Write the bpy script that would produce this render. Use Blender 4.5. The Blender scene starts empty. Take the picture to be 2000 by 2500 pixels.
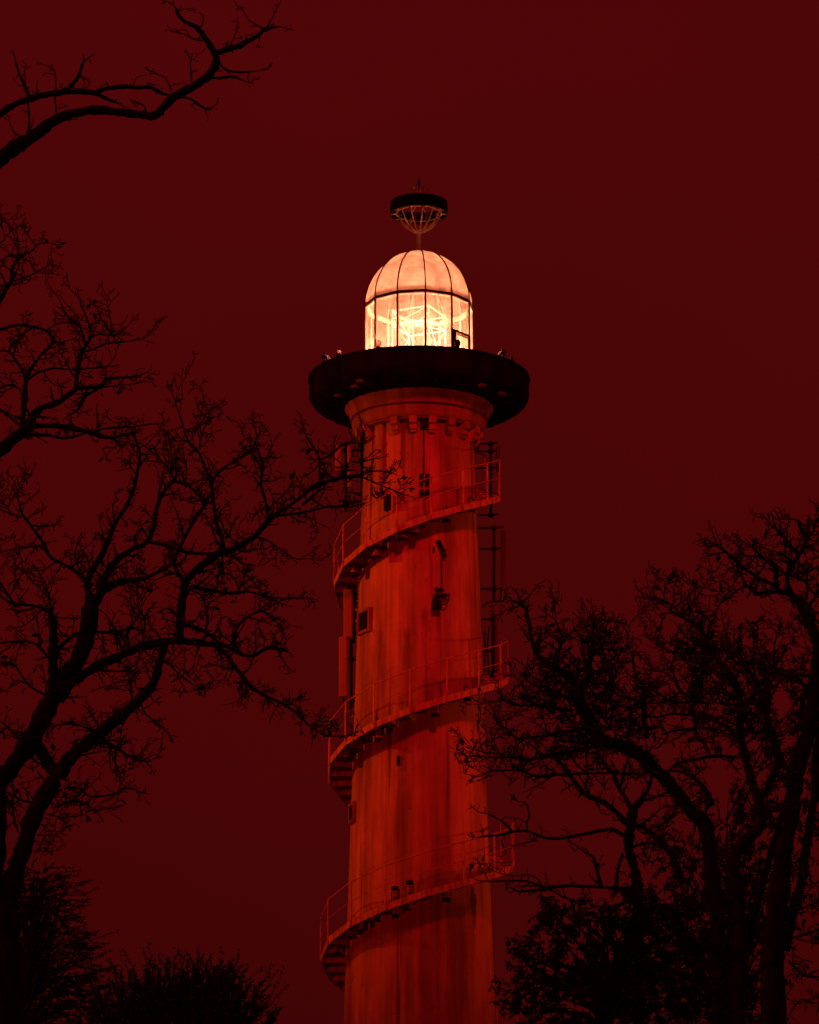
import bpy, math, random
from mathutils import Vector

sc = bpy.context.scene
COL = sc.collection
R = math.radians

# ------------------------------------------------------------------ camera
FOC = 9000.0                      # focal length in photo pixels (2000 x 2500)
ELC = R(15.6)                     # upward tilt of the lens
CAM = Vector((-0.31, -114.0, 1.6))
FWD = Vector((0, math.cos(ELC), math.sin(ELC)))
UPV = Vector((0, -math.sin(ELC), math.cos(ELC)))
cam_d = bpy.data.cameras.new('camera')
cam = bpy.data.objects.new('camera', cam_d)
COL.objects.link(cam)
cam.location = CAM
cam.rotation_euler = (math.pi / 2 + ELC, 0, 0)
cam_d.sensor_fit = 'VERTICAL'
cam_d.sensor_height = 36.0
cam_d.lens = FOC / 2500.0 * 36.0
cam_d.clip_start = 0.5
cam_d.clip_end = 9000.0
sc.camera = cam

# ------------------------------------------------------------------ night sky
w = bpy.data.worlds.new("World")
sc.world = w
w.use_nodes = True
nt = w.node_tree
bg = nt.nodes['Background']
tc = nt.nodes.new('ShaderNodeTexCoord')
sep = nt.nodes.new('ShaderNodeSeparateXYZ')
rmp = nt.nodes.new('ShaderNodeValToRGB')
nz = nt.nodes.new('ShaderNodeTexNoise')
mul = nt.nodes.new('ShaderNodeMath'); mul.operation = 'MULTIPLY_ADD'
nt.links.new(tc.outputs['Generated'], sep.inputs[0])
nt.links.new(tc.outputs['Generated'], nz.inputs['Vector'])
nz.inputs['Scale'].default_value = 7.0
nz.inputs['Detail'].default_value = 3.0
mul.inputs[1].default_value = 0.20
nt.links.new(nz.outputs['Fac'], mul.inputs[0])
nt.links.new(sep.outputs['Z'], mul.inputs[2])
nt.links.new(mul.outputs[0], rmp.inputs['Fac'])
cr = rmp.color_ramp
cr.elements[0].position = 0.0
cr.elements[0].color = (0.028, 0.0011, 0.0010, 1)
cr.elements[1].position = 0.50
cr.elements[1].color = (0.076, 0.0019, 0.0022, 1)
e = cr.elements.new(0.16); e.color = (0.041, 0.0013, 0.0013, 1)
e = cr.elements.new(0.32); e.color = (0.064, 0.0016, 0.0019, 1)
nt.links.new(rmp.outputs['Color'], bg.inputs['Color'])
bg.inputs['Strength'].default_value = 1.0

# ------------------------------------------------------------------ lights
def lamp(name, kind, col, energy, loc, target=None, direction=None, **kw):
    d = bpy.data.lights.new(name, kind)
    d.color = col
    d.energy = energy
    for k, v in kw.items():
        setattr(d, k, v)
    o = bpy.data.objects.new(name, d)
    COL.objects.link(o)
    o.location = loc
    dr = direction if direction is not None else (Vector(target) - Vector(loc))
    o.rotation_euler = Vector(dr).to_track_quat('-Z', 'Y').to_euler()
    return o

def from_dir(az, el):             # az measured from the camera side, positive to the right
    return Vector((math.sin(R(az)) * math.cos(R(el)), -math.cos(R(az)) * math.cos(R(el)), math.sin(R(el))))

lamp('sun', 'SUN', (1.0, 0.040, 0.0014), 0.16, (-60, -60, 60), direction=-from_dir(-74, 14), angle=R(5))
# the tower's floodlights: red on a tall mast and on the ground, orange ones off to either side
lamp('floodlight_mast', 'SPOT', (1.0, 0.0040, 0.0048), 15000, (6, -25, 45), target=(0, 0, 29),
     spot_size=R(52), spot_blend=1.0, shadow_soft_size=1.5)
lamp('floodlight_ground', 'SPOT', (1.0, 0.009, 0.0036), 8800, (-24, -24, 3), target=(0, 0, 30),
     spot_size=R(46), spot_blend=1.0, shadow_soft_size=1.3)
lamp('floodlight_left', 'SPOT', (1.0, 0.046, 0.0016), 10800, (-25, -6, 33), target=(0, 0, 29),
     spot_size=R(66), spot_blend=1.0, shadow_soft_size=0.7)
lamp('floodlight_right', 'SPOT', (1.0, 0.036, 0.0016), 7400, (27, -1, 24), target=(0, 0, 27),
     spot_size=R(66), spot_blend=1.0, shadow_soft_size=0.8)

sc.view_settings.view_transform = 'Standard'
sc.view_settings.look = 'None'
sc.view_settings.exposure = 0.0
sc.view_settings.gamma = 1.0

# ------------------------------------------------------------------ helpers
def unproj(u, v, Y):
    d = FWD + Vector((1, 0, 0)) * ((u - 1000.0) / FOC) + UPV * ((1250.0 - v) / FOC)
    return CAM + d * ((Y - CAM.y) / d.y)

def mpp(p):                        # metres covered by one photo pixel at p
    return (p - CAM).dot(FWD) / FOC

def zax(v):                        # height on the tower's axis seen at row v
    return unproj(1023.5, v, 0.0).z

def rax(px, v):
    return px * mpp(Vector((0, 0, zax(v))))

class MB:
    def __init__(s):
        s.v = []; s.f = []
    def quad(s, a, b, c, d):
        n = len(s.v); s.v += [a, b, c, d]; s.f.append((n, n + 1, n + 2, n + 3))
    def tri(s, a, b, c):
        n = len(s.v); s.v += [a, b, c]; s.f.append((n, n + 1, n + 2))
    def box(s, c, ax, ay, az):     # half axes as vectors
        n = len(s.v)
        for k in (-1, 1):
            for j in (-1, 1):
                for i in (-1, 1):
                    s.v.append(c + ax * i + ay * j + az * k)
        for f in ((0, 2, 3, 1), (4, 5, 7, 6), (0, 1, 5, 4), (2, 6, 7, 3), (0, 4, 6, 2), (1, 3, 7, 5)):
            s.f.append(tuple(n + q for q in f))
    def tube(s, path, rad, sides=8, cap=True):
        m = len(path)
        if not hasattr(rad, '__len__'):
            rad = [rad] * m
        n0 = len(s.v)
        t = (path[1] - path[0]).normalized()
        a = t.orthogonal().normalized()
        for i in range(m):
            if i == 0: t = path[1] - path[0]
            elif i == m - 1: t = path[-1] - path[-2]
            else: t = path[i + 1] - path[i - 1]
            if t.length < 1e-9: t = Vector((0, 0, 1))
            t.normalize()
            a = a - t * a.dot(t)
            if a.length < 1e-6: a = t.orthogonal()
            a.normalize()
            b = t.cross(a)
            for k in range(sides):
                q = 2 * math.pi * k / sides
                s.v.append(path[i] + (a * math.cos(q) + b * math.sin(q)) * rad[i])
        for i in range(m - 1):
            for k in range(sides):
                k2 = (k + 1) % sides
                s.f.append((n0 + i * sides + k, n0 + i * sides + k2, n0 + (i + 1) * sides + k2, n0 + (i + 1) * sides + k))
        if cap:
            s.f.append(tuple(n0 + k for k in reversed(range(sides))))
            s.f.append(tuple(n0 + (m - 1) * sides + k for k in range(sides)))
    def lathe(s, prof, sides=96, a0=0.0, c=Vector((0, 0, 0))):
        n0 = len(s.v)
        for (r, z) in prof:
            for k in range(sides):
                q = a0 + 2 * math.pi * k / sides
                s.v.append(c + Vector((r * math.sin(q), -r * math.cos(q), z)))
        for i in range(len(prof) - 1):
            for k in range(sides):
                k2 = (k + 1) % sides
                s.f.append((n0 + i * sides + k, n0 + i * sides + k2, n0 + (i + 1) * sides + k2, n0 + (i + 1) * sides + k))
    def disc(s, r, z, sides=96, a0=0.0, down=False):
        n0 = len(s.v)
        for k in range(sides):
            q = a0 + 2 * math.pi * k / sides
            s.v.append(Vector((r * math.sin(q), -r * math.cos(q), z)))
        f = tuple(range(n0, n0 + sides))
        s.f.append(tuple(reversed(f)) if down else f)
    def build(s, name, mat, parent=None, smooth=False, origin=None):
        if parent is not None:
            org = parent_origin(parent)
        elif origin is not None:
            org = Vector(origin)
        else:
            org = Vector((0, 0, 0))
        me = bpy.data.meshes.new(name)
        me.from_pydata([(p - org)[:] for p in s.v], [], s.f)
        if smooth:
            me.polygons.foreach_set('use_smooth', [True] * len(me.polygons))
        me.materials.append(mat)
        me.update()
        o = bpy.data.objects.new(name, me)
        COL.objects.link(o)
        if parent is not None:
            o.parent = parent
        else:
            o.location = org
        return o

def parent_origin(o):
    p = Vector((0, 0, 0))
    while o is not None:
        p += Vector(o.location)
        o = o.parent
    return p

def tag(o, label=None, cat=None, group=None, kind=None):
    if label: o['label'] = label
    if cat: o['category'] = cat
    if group: o['group'] = group
    if kind: o['kind'] = kind
    return o

def thing(name, loc, label, cat, group=None):
    o = bpy.data.objects.new(name, None)
    o.empty_display_size = 0.3
    COL.objects.link(o)
    o.location = loc
    return tag(o, label, cat, group)

def rad_dir(phi): return Vector((math.sin(phi), -math.cos(phi), 0))
def tan_dir(phi): return Vector((math.cos(phi), math.sin(phi), 0))
ZV = Vector((0, 0, 1))
def cyl(r, phi, z): return Vector((r * math.sin(phi), -r * math.cos(phi), z))

# ------------------------------------------------------------------ materials
def mat(name, col, rough=0.7, metal=0.0, spec=0.3):
    m = bpy.data.materials.new(name)
    m.use_nodes = True
    b = m.node_tree.nodes['Principled BSDF']
    b.inputs['Base Color'].default_value = (*col, 1)
    b.inputs['Roughness'].default_value = rough
    b.inputs['Metallic'].default_value = metal
    b.inputs['Specular IOR Level'].default_value = spec
    return m

def noisy(name, c1, c2, scale=(1, 1, 1), detail=6, rough=0.75, lo=0.35, hi=0.65, bump=0.0, spec=0.25):
    m = mat(name, c1, rough, spec=spec)
    t = m.node_tree; b = t.nodes['Principled BSDF']
    co = t.nodes.new('ShaderNodeTexCoord')
    mp = t.nodes.new('ShaderNodeMapping'); mp.inputs['Scale'].default_value = scale
    n = t.nodes.new('ShaderNodeTexNoise'); n.inputs['Scale'].default_value = 1.0; n.inputs['Detail'].default_value = detail
    r = t.nodes.new('ShaderNodeValToRGB')
    r.color_ramp.elements[0].position = lo; r.color_ramp.elements[0].color = (*c1, 1)
    r.color_ramp.elements[1].position = hi; r.color_ramp.elements[1].color = (*c2, 1)
    t.links.new(co.outputs['Object'], mp.inputs['Vector'])
    t.links.new(mp.outputs[0], n.inputs['Vector'])
    t.links.new(n.outputs['Fac'], r.inputs['Fac'])
    t.links.new(r.outputs['Color'], b.inputs['Base Color'])
    if bump:
        bp = t.nodes.new('ShaderNodeBump'); bp.inputs['Strength'].default_value = bump
        t.links.new(n.outputs['Fac'], bp.inputs['Height'])
        t.links.new(bp.outputs[0], b.inputs['Normal'])
    return m

def wall_material():
    m = mat('stained_render', (0.5, 0.47, 0.42), 0.8)
    t = m.node_tree; N = t.nodes; L = t.links; b = N['Principled BSDF']
    co = N.new('ShaderNodeTexCoord')
    def noise(scale, detail=5, rough=0.6):
        mp = N.new('ShaderNodeMapping'); mp.inputs['Scale'].default_value = scale
        n = N.new('ShaderNodeTexNoise'); n.inputs['Scale'].default_value = 1.0
        n.inputs['Detail'].default_value = detail; n.inputs['Roughness'].default_value = rough
        L.new(co.outputs['Object'], mp.inputs['Vector']); L.new(mp.outputs[0], n.inputs['Vector'])
        return n.outputs['Fac']
    def ramp(x, p0, v0, p1, v1):
        r = N.new('ShaderNodeMapRange'); r.clamp = True
        r.inputs['From Min'].default_value = p0; r.inputs['From Max'].default_value = p1
        r.inputs['To Min'].default_value = v0; r.inputs['To Max'].default_value = v1
        L.new(x, r.inputs['Value']); return r.outputs[0]
    def mathn(op, a, c):
        n = N.new('ShaderNodeMath'); n.operation = op
        for i, q in enumerate((a, c)):
            if isinstance(q, float): n.inputs[i].default_value = q
            else: L.new(q, n.inputs[i])
        return n.outputs[0]
    wide = ramp(noise((1.7, 1.7, 0.10), 4, 0.55), 0.32, 0.42, 0.60, 1.0)      # broad run-off streaks
    fine = ramp(noise((7.5, 7.5, 0.16), 4, 0.6), 0.36, 0.74, 0.58, 1.0)       # narrow streaks
    black = ramp(noise((3.4, 3.4, 0.07), 3, 0.5), 0.29, 0.18, 0.39, 1.0)      # dark dribbles
    blot = ramp(noise((0.8, 0.8, 0.30), 6, 0.65), 0.36, 0.52, 0.62, 1.08)       # patches
    speck = ramp(noise((3.2, 3.2, 2.2), 6, 0.7), 0.29, 0.35, 0.37, 1.0)
    v = mathn('MULTIPLY', mathn('MULTIPLY', mathn('MULTIPLY', wide, fine), mathn('MULTIPLY', black, blot)), speck)
    # horizontal casting joints
    sp = N.new('ShaderNodeSeparateXYZ'); L.new(co.outputs['Object'], sp.inputs[0])
    fr = mathn('FRACT', mathn('MULTIPLY', sp.outputs['Z'], 0.205), 0.0)
    jt = ramp(fr, 0.0, 0.78, 0.006, 1.0)
    v = mathn('MULTIPLY', v, jt)
    neg = mathn('MULTIPLY', sp.outputs['Y'], -1.0)
    ang = mathn('ARCTAN2', sp.outputs['X'], neg)
    wig = mathn('MULTIPLY', mathn('SUBTRACT', noise((2.2, 2.2, 0.5), 5, 0.6), 0.5), 0.55)
    def stain(a_deg, half_deg, z_top, z_end, dark):
        d_ = mathn('ABSOLUTE', mathn('SUBTRACT', mathn('ADD', ang, wig), R(a_deg)), 0.0)
        side = ramp(d_, R(half_deg) * .45, 1.0, R(half_deg), 0.0)
        top_ = ramp(mathn('ADD', sp.outputs['Z'], wig), z_top - .35, 1.0, z_top, 0.0)
        end_ = ramp(sp.outputs['Z'], z_end, 0.0, z_end + 1.6, 1.0)
        k_ = mathn('MULTIPLY', mathn('MULTIPLY', side, top_), end_)
        return ramp(k_, 0.0, 1.0, 1.0, dark)
    for st_ in ((29, 12, zax(2215), 6.0, 0.42), (46.5, 2.6, zax(2165), zax(2360), 0.12), (-16, 2.2, zax(1860), zax(2010), 0.45),
                (33, 8, zax(1300), zax(1420), 0.55), (8, 2.0, zax(1510), zax(1640), 0.55), (-11, 5.5, zax(1560), zax(1690), 0.50),
                (38, 6, zax(1790), zax(1960), 0.55), (-38, 3.0, zax(1560), zax(1690), 0.55), (55, 3.0, zax(1760), zax(1950), 0.5)):
        v = mathn('MULTIPLY', v, stain(*st_))
    mx = N.new('ShaderNodeMix'); mx.data_type = 'RGBA'
    mx.inputs[6].default_value = (0.07, 0.058, 0.05, 1)
    mx.inputs[7].default_value = (0.60, 0.56, 0.50, 1)
    L.new(v, mx.inputs[0]); L.new(mx.outputs[2], b.inputs['Base Color'])
    bp = N.new('ShaderNodeBump'); bp.inputs['Strength'].default_value = 0.25; bp.inputs['Distance'].default_value = 0.05
    L.new(mathn('ADD', fine, blot), bp.inputs['Height']); L.new(bp.outputs[0], b.inputs['Normal'])
    return m

M_WALL = wall_material()
M_STONE = noisy('collar_stone', (0.18, 0.16, 0.135), (0.33, 0.30, 0.26), (2.5, 2.5, 0.5), bump=0.1)
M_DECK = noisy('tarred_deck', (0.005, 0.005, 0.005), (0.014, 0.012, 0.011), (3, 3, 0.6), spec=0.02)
M_STEEL = noisy('galvanised_rail', (0.30, 0.28, 0.25), (0.62, 0.58, 0.52), (9, 9, 3), bump=0.05)
M_TREAD = noisy('step_steel', (0.05, 0.045, 0.04), (0.12, 0.10, 0.09), (8, 8, 8))
M_BLACK = noisy('black_housing', (0.008, 0.008, 0.008), (0.02, 0.019, 0.018), (10, 10, 10), spec=0.1)
M_GREY = noisy('grey_casing', (0.22, 0.2, 0.18), (0.38, 0.35, 0.31), (12, 12, 6))
M_ANT = noisy('antenna_plastic', (0.26, 0.24, 0.21), (0.34, 0.31, 0.28), (4, 4, 0.6))
M_MULL = mat('dark_glazing_bar', (0.02, 0.016, 0.013), 0.6)
M_WHITE = noisy('white_paint', (0.66, 0.62, 0.56), (0.82, 0.79, 0.74), (6, 6, 6))
M_BRASS = noisy('dull_brass', (0.45, 0.30, 0.16), (0.65, 0.44, 0.24), (9, 9, 9), rough=0.4)
M_BARK = noisy('bark', (0.028, 0.03, 0.031), (0.075, 0.075, 0.073), (9, 9, 2.5), bump=0.6, spec=0.05)
M_TWIG = noisy('twig_bark', (0.09, 0.092, 0.094), (0.15, 0.15, 0.15), (20, 20, 20), spec=0.05)
M_LEAF = noisy('dry_leaf', (0.07, 0.075, 0.07), (0.12, 0.115, 0.10), (6, 6, 6), spec=0.05)
M_GRASS = noisy('grass_ground', (0.03, 0.04, 0.02), (0.06, 0.07, 0.03), (0.4, 0.4, 0.4))
M_ANTD = noisy('shaded_plastic', (0.07, 0.06, 0.055), (0.11, 0.10, 0.09), (4, 4, 0.6))  # darker copy of the antenna plastic, with shade put into its colour
M_PANE_DARK = mat('dark_window_glass', (0.01, 0.01, 0.012), 0.15, spec=0.5)

def glass_material(name, lo, hi):
    m = bpy.data.materials.new(name); m.use_nodes = True
    t = m.node_tree; N = t.nodes; L = t.links
    N.remove(N['Principled BSDF'])
    out = N['Material Output']
    co = N.new('ShaderNodeTexCoord')
    n = N.new('ShaderNodeTexNoise'); n.inputs['Scale'].default_value = 2.2; n.inputs['Detail'].default_value = 6
    L.new(co.outputs['Object'], n.inputs['Vector'])
    mr = N.new('ShaderNodeMapRange'); mr.clamp = True
    mr.inputs['From Min'].default_value = 0.38; mr.inputs['From Max'].default_value = 0.62
    mr.inputs['To Min'].default_value = lo; mr.inputs['To Max'].default_value = hi
    L.new(n.outputs['Fac'], mr.inputs['Value'])
    tr = N.new('ShaderNodeBsdfTransparent'); tr.inputs[0].default_value = (0.9, 0.87, 0.84, 1)
    tl = N.new('ShaderNodeBsdfTranslucent'); tl.inputs[0].default_value = (0.8, 0.77, 0.72, 1)
    df = N.new('ShaderNodeBsdfDiffuse'); df.inputs[0].default_value = (0.7, 0.67, 0.62, 1)
    a = N.new('ShaderNodeMixShader'); a.inputs[0].default_value = 0.5
    L.new(tl.outputs[0], a.inputs[1]); L.new(df.outputs[0], a.inputs[2])
    b = N.new('ShaderNodeMixShader')
    L.new(mr.outputs[0], b.inputs[0]); L.new(tr.outputs[0], b.inputs[1]); L.new(a.outputs[0], b.inputs[2])
    L.new(b.outputs[0], out.inputs['Surface'])
    return m
M_GLASS = glass_material('dusty_lantern_glass', .20, .36)
M_FROST = glass_material('milky_dome_glass', .42, .78)

def emitter(name, col, strength):
    m = bpy.data.materials.new(name); m.use_nodes = True
    b = m.node_tree.nodes['Principled BSDF']
    b.inputs['Base Color'].default_value = (0.8, 0.8, 0.8, 1)
    b.inputs['Emission Color'].default_value = (*col, 1)
    b.inputs['Emission Strength'].default_value = strength
    return m
M_BULB = emitter('lantern_bulb', (1.0, 0.265, 0.125), 2150)
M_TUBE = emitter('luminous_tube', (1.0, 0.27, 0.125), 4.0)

# ------------------------------------------------------------------ ground
g = MB()
n = 24
for k in range(n):
    for rr0, rr1 in ((0, 60), (60, 400), (400, 4000)):
        a, b = 2 * math.pi * k / n, 2 * math.pi * (k + 1) / n
        p = [Vector((r_ * math.cos(q), r_ * math.sin(q) - 40, 0)) for r_, q in ((rr0, a), (rr1, a), (rr1, b), (rr0, b))]
        if rr0 == 0: g.tri(p[0], p[1], p[2])
        else: g.quad(*p)
tag(g.build('ground', M_GRASS), kind='structure')

# ------------------------------------------------------------------ lighthouse
LH = thing('lighthouse', (0, 0, 0), 'tall pale stained lighthouse tower with glowing glass lantern and winding outside stair', 'lighthouse')
SHAFT = [(zax(v), rax(px, v)) for v, px in ((1060, 135.5), (1090, 134), (1250, 141), (1400, 147.5), (1700, 157), (2000, 167.5), (2450, 183.5))]
sl = (SHAFT[-1][1] - SHAFT[-2][1]) / (SHAFT[-1][0] - SHAFT[-2][0])
SHAFT.append((-0.2, SHAFT[-1][1] + sl * (-0.2 - SHAFT[-1][0])))
def RT(z):
    if z >= SHAFT[0][0]: return SHAFT[0][1]
    for (z0, r0), (z1, r1) in zip(SHAFT, SHAFT[1:]):
        if z >= z1: return r0 + (r1 - r0) * (z - z0) / (z1 - z0)
    return SHAFT[-1][1]

def on_tower(u, v, dr=0.0):        # the point seen at (u, v) that stands dr off the wall
    Y = -2.0; z = zax(v)
    for _ in range(8):
        P = unproj(u, v, Y); z = P.z; rr = RT(z) + dr
        x = max(-0.9995, min(0.9995, P.x / rr))
        phi = math.asin(x); Y = -rr * math.cos(phi)
    return P, phi

z_col0 = zax(820 + 642 * .3768)
m = MB()
zz = [z for z, r in SHAFT]
prof = [(RT(z_col0 + .6), z_col0 + .6)] + [(r, z) for z, r in SHAFT if z < z_col0 + .5]
prof.reverse()
m.lathe(prof, 128)
shaft = m.build('tower_shaft', M_WALL, LH, smooth=True)

# --- cornice below the gallery
c = MB()
K = .3768
pts = [(366, 648), (404, 646), (404, 636), (416, 636), (427, 622), (434, 590), (438, 574), (436, 568), (418, 566), (418, 556), (446, 554), (450, 530), (462, 500), (480, 480), (486, 474), (486, 466), (470, 462), (440, 462)]
prof = [(rax(px * K, 820 + y * K), zax(820 + y * K)) for px, y in pts]
c.lathe(prof, 128)
corn = c.build('cornice', M_STONE, LH, smooth=False)
for k in range(20):
    phi = R(12.4 + 18 * k)
    if -50 < math.degrees(math.atan2(math.sin(phi), math.cos(phi))) < -30: continue
    b = MB()
    r0 = RT(z_col0); zt = zax(820 + 636 * K)
    u_, t_ = rad_dir(phi), tan_dir(phi)
    b.box(cyl(r0 + .12, phi, zt - .11), u_ * .17, t_ * .12, ZV * .11)
    b.box(cyl(r0 + .07, phi, zt - .315), u_ * .12, t_ * .112, ZV * .092)
    b.box(cyl(r0 + .03, phi, zt - .445), u_ * .08, t_ * .095, ZV * .036)
    b.build('bracket', M_WALL, corn)

# --- gallery deck
Z_DECK = zax(927.4); Z_DB = zax(974.5); R_DECK = rax(269, 950)
d = MB()
zy = lambda y: zax(820 + y * K)
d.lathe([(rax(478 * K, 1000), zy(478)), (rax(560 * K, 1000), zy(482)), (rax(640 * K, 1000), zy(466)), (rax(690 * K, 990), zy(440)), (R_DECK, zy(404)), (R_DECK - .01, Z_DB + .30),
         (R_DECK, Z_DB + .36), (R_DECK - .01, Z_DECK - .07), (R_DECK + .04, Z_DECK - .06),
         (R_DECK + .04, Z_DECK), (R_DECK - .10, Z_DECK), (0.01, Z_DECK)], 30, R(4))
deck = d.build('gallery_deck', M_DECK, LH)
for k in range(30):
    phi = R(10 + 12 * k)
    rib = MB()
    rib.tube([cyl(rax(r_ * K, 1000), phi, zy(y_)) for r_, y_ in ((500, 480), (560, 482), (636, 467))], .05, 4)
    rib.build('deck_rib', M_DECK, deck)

# --- lantern
RL = rax(132.6, 840); Z_RING = zax(752.3)
H_DOME = 377 * K * mpp(Vector((0, 0, Z_RING)))
A12 = [R(6.6 + 30 * k) for k in range(12)]
def dome_pt(t, phi, off=0.0):
    return cyl((RL + off) * math.cos(t), phi, Z_RING + (H_DOME + off) * math.sin(t))
T_TOP = R(80)
fr = MB(); inn = MB()
for k, a in enumerate(A12):
    u_, t_ = rad_dir(a), tan_dir(a)
    b = A12[(k + 1) % 12]
    h = (Z_RING - Z_DECK) / 2
    fr.box(cyl(RL + .012, a, Z_DECK + h), u_ * .014, t_ * .020, ZV * h)
    inn.box(cyl(RL - .045, a, Z_DECK + h), u_ * .03, t_ * .035, ZV * h)
    p0, p1 = cyl(RL + .018, a, Z_RING), cyl(RL + .018, b, Z_RING)
    mid = (p0 + p1) / 2; dx = (p1 - p0) / 2
    nn = Vector((mid.x, mid.y, 0)).normalized()
    fr.box(mid, dx * 1.02, nn * .018, ZV * .040)
    inn.box(mid - nn * .075, dx * .96, nn * .045, ZV * .07)
    pth = [dome_pt(R(80) * i / 14, a, .014) for i in range(15)]
    fr.tube(pth, .020, 6)
    inn.tube([dome_pt(R(80) * i / 14, a, -.045) for i in range(15)], .025, 6)
lan = fr.build('lantern_frame', M_MULL, LH)
inn.build('inner_glazing_rib', M_WHITE, lan)
for k, a in enumerate(A12):
    b = A12[(k + 1) % 12]
    p = MB()
    z1 = Z_RING - .03
    p.quad(cyl(RL, a, Z_DECK), cyl(RL, b, Z_DECK), cyl(RL, b, z1), cyl(RL, a, z1))
    p.build('glass_pane', M_GLASS, lan)
    p = MB(); N_ = 14
    for i in range(N_):
        t0, t1 = R(1.0) + (T_TOP - R(1)) * i / N_, R(1.0) + (T_TOP - R(1)) * (i + 1) / N_
        p.quad(dome_pt(t0, a), dome_pt(t0, b), dome_pt(t1, b), dome_pt(t1, a))
    p.build('dome_pane', M_FROST, lan)
# door hatch in the facet between 36.6 and 66.6 degrees
p0, p1 = cyl(RL + .03, A12[1], 0), cyl(RL + .03, A12[2], 0)
dx = (p1 - p0).normalized(); wd = (p1 - p0).length
nn = rad_dir((A12[1] + A12[2]) / 2)
hz = Z_DECK + 1.20
hd = MB()
for f0, f1 in ((.03, .17), (.90, .99)):
    cc = p0 + dx * wd * (f0 + f1) / 2; cc.z = (Z_DECK + hz) / 2
    hd.box(cc, dx * wd * (f1 - f0) / 2, nn * .03, ZV * (hz - Z_DECK) / 2)
cc = p0 + dx * wd * .51; cc.z = hz + .035
hd.box(cc, dx * wd * .48, nn * .03, ZV * .035)
cc = p0 + dx * wd * .535; cc.z = hz - .05
hd.box(cc, dx * wd * .365, nn * .018, ZV * .018)
hd.build('hatch_frame', M_MULL, lan)
cap = MB()
zc = Z_RING + H_DOME * math.sin(T_TOP)
rc = RL * math.cos(T_TOP)
cap.lathe([(rc + .03, zc - .03), (rc + .03, zc + .04), (rc - .05, zc + .07), (.10, zc + .10), (.075, zc + .13), (.0, zc + .13)], 32)
cap.build('dome_cap', M_STEEL, lan, smooth=False)

# optic framework inside
op = MB(); hR = .92
zc1 = Z_DECK + 1.80
sq = [cyl(hR, R(20 + 90 * k), 0) for k in range(4)]
def atz(p, z): return Vector((p.x, p.y, z))
rods = MB()
for k in range(4):
    a, b = sq[k], sq[(k + 1) % 4]
    op.tube([atz(a, Z_DECK), atz(a, zc1 + .50)], .019, 6)
    op.tube([atz(a, zc1 - .02), atz(b, zc1 - .02)], .017, 6)
    op.tube([atz(a, zc1 + .45), atz(b, zc1 + .45)], .019, 6)
    op.tube([atz(a, zc1 - .02), atz(b, Z_DECK + .1)], .016, 6)
    op.tube([atz(b, zc1 + .45), atz(a, zc1 - .02)], .012, 6)
    rods.tube([atz(a, zc1 + .5), atz(a * .08, Z_RING + H_DOME * .93)], .022, 6)
    m_ = (a + b) / 2
    rods.tube([atz(m_ * .6, Z_DECK), atz(m_ * .6, zc1 + 1.0)], .019, 6)
    rods.tube([atz(m_ * .6, zc1 + 1.0), atz(m_ * .08, Z_RING + H_DOME * .9)], .012, 6)
op.tube([atz(sq[0], zc1 + .22), atz(sq[2], zc1 + .22)], .016, 6)
op.tube([atz(sq[1], zc1 + .22), atz(sq[3], zc1 + .22)], .016, 6)
rods.build('optic_frame', M_WHITE, lan)
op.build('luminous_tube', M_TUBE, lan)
bl = MB()
prof = [(.001, Z_DECK + .22)] + [(.15 * math.sin(R(18 * i)), Z_DECK + .42 - .20 * math.cos(R(18 * i))) for i in range(1, 10)] + [(.001, Z_DECK + .62)]
bl.lathe(prof, 20)
bl.build('lamp_bulb', M_BULB, lan, smooth=True)
fl = MB(); fl.disc(RL - .1, Z_DECK + .01, 48)
fl.build('lantern_floor', M_WHITE, lan)

# --- topmark
S_ = mpp(Vector((0, 0, zax(520))))
zb = zax(400 + 445 * K); zr0 = zax(400 + 329 * K); zr1 = zax(400 + 254 * K)
RR = 185 * K * S_
tp = MB()
tp.tube([Vector((0, 0, zc + .08)), Vector((0, 0, zc + .16)), Vector((0, 0, zc + .30)), Vector((0, 0, zb - .05)), Vector((0, 0, zb + .04)), Vector((0, 0, zb + .10))], [.19, .11, .075, .068, .085, .10], 12)
mast = tp.build('topmark_pole', M_WHITE, LH, smooth=True)
tr = MB()
tr.lathe([(RR - .03, zr0), (RR, zr0), (RR + .01, (zr0 + zr1) / 2), (RR, zr1), (RR - .03, zr1), (RR - .03, zr0)], 64)
tr.build('topmark_ring', M_BLACK, mast, smooth=False)
bk = MB()
RB = 146 * K * S_
for k in range(12):
    a = R(9 + 30 * k)
    pth = []
    for i in range(13):
        q = R(90) * i / 12
        pth.append(cyl(max(.03, RB * (.55 * math.sin(q) + .45 * (q / R(90)) ** 1.2)), a, zr0 + .10 - (zr0 + .10 - zb) * math.cos(q)))
    pth.append(cyl(RB * .98, a, zr1))
    bk.tube(pth, .022, 6)
for k in range(10):
    a = R(18 + 36 * k)
    for dz in (.02, .15):
        bk.tube([cyl(RB - .05, a, zr0 + dz), cyl(RR - .02, a, zr0 + dz)], .018, 5)
bk.lathe([(RB - .012, zr0 + .02), (RB + .012, zr0 + .02), (RB + .012, zr0 + .05), (RB - .012, zr0 + .05), (RB - .012, zr0 + .02)], 40)
bk.build('topmark_basket', M_BRASS, mast, smooth=True)
tc_ = MB()
rd, hd_ = 98 * K * S_, 112 * K * S_
for k in range(12):
    a = R(15 + 30 * k)
    tc_.tube([cyl(rd * math.cos(R(8 * i)), a, zr1 + hd_ * math.sin(R(8 * i))) for i in range(12)], .014, 5)
    tc_.tube([cyl(rd, a, zr1), cyl(RR - .02, a, zr1 - .02)], .014, 5)
tc_.build('topmark_crown', M_BRASS, mast, smooth=True)
sp_ = MB()
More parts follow.
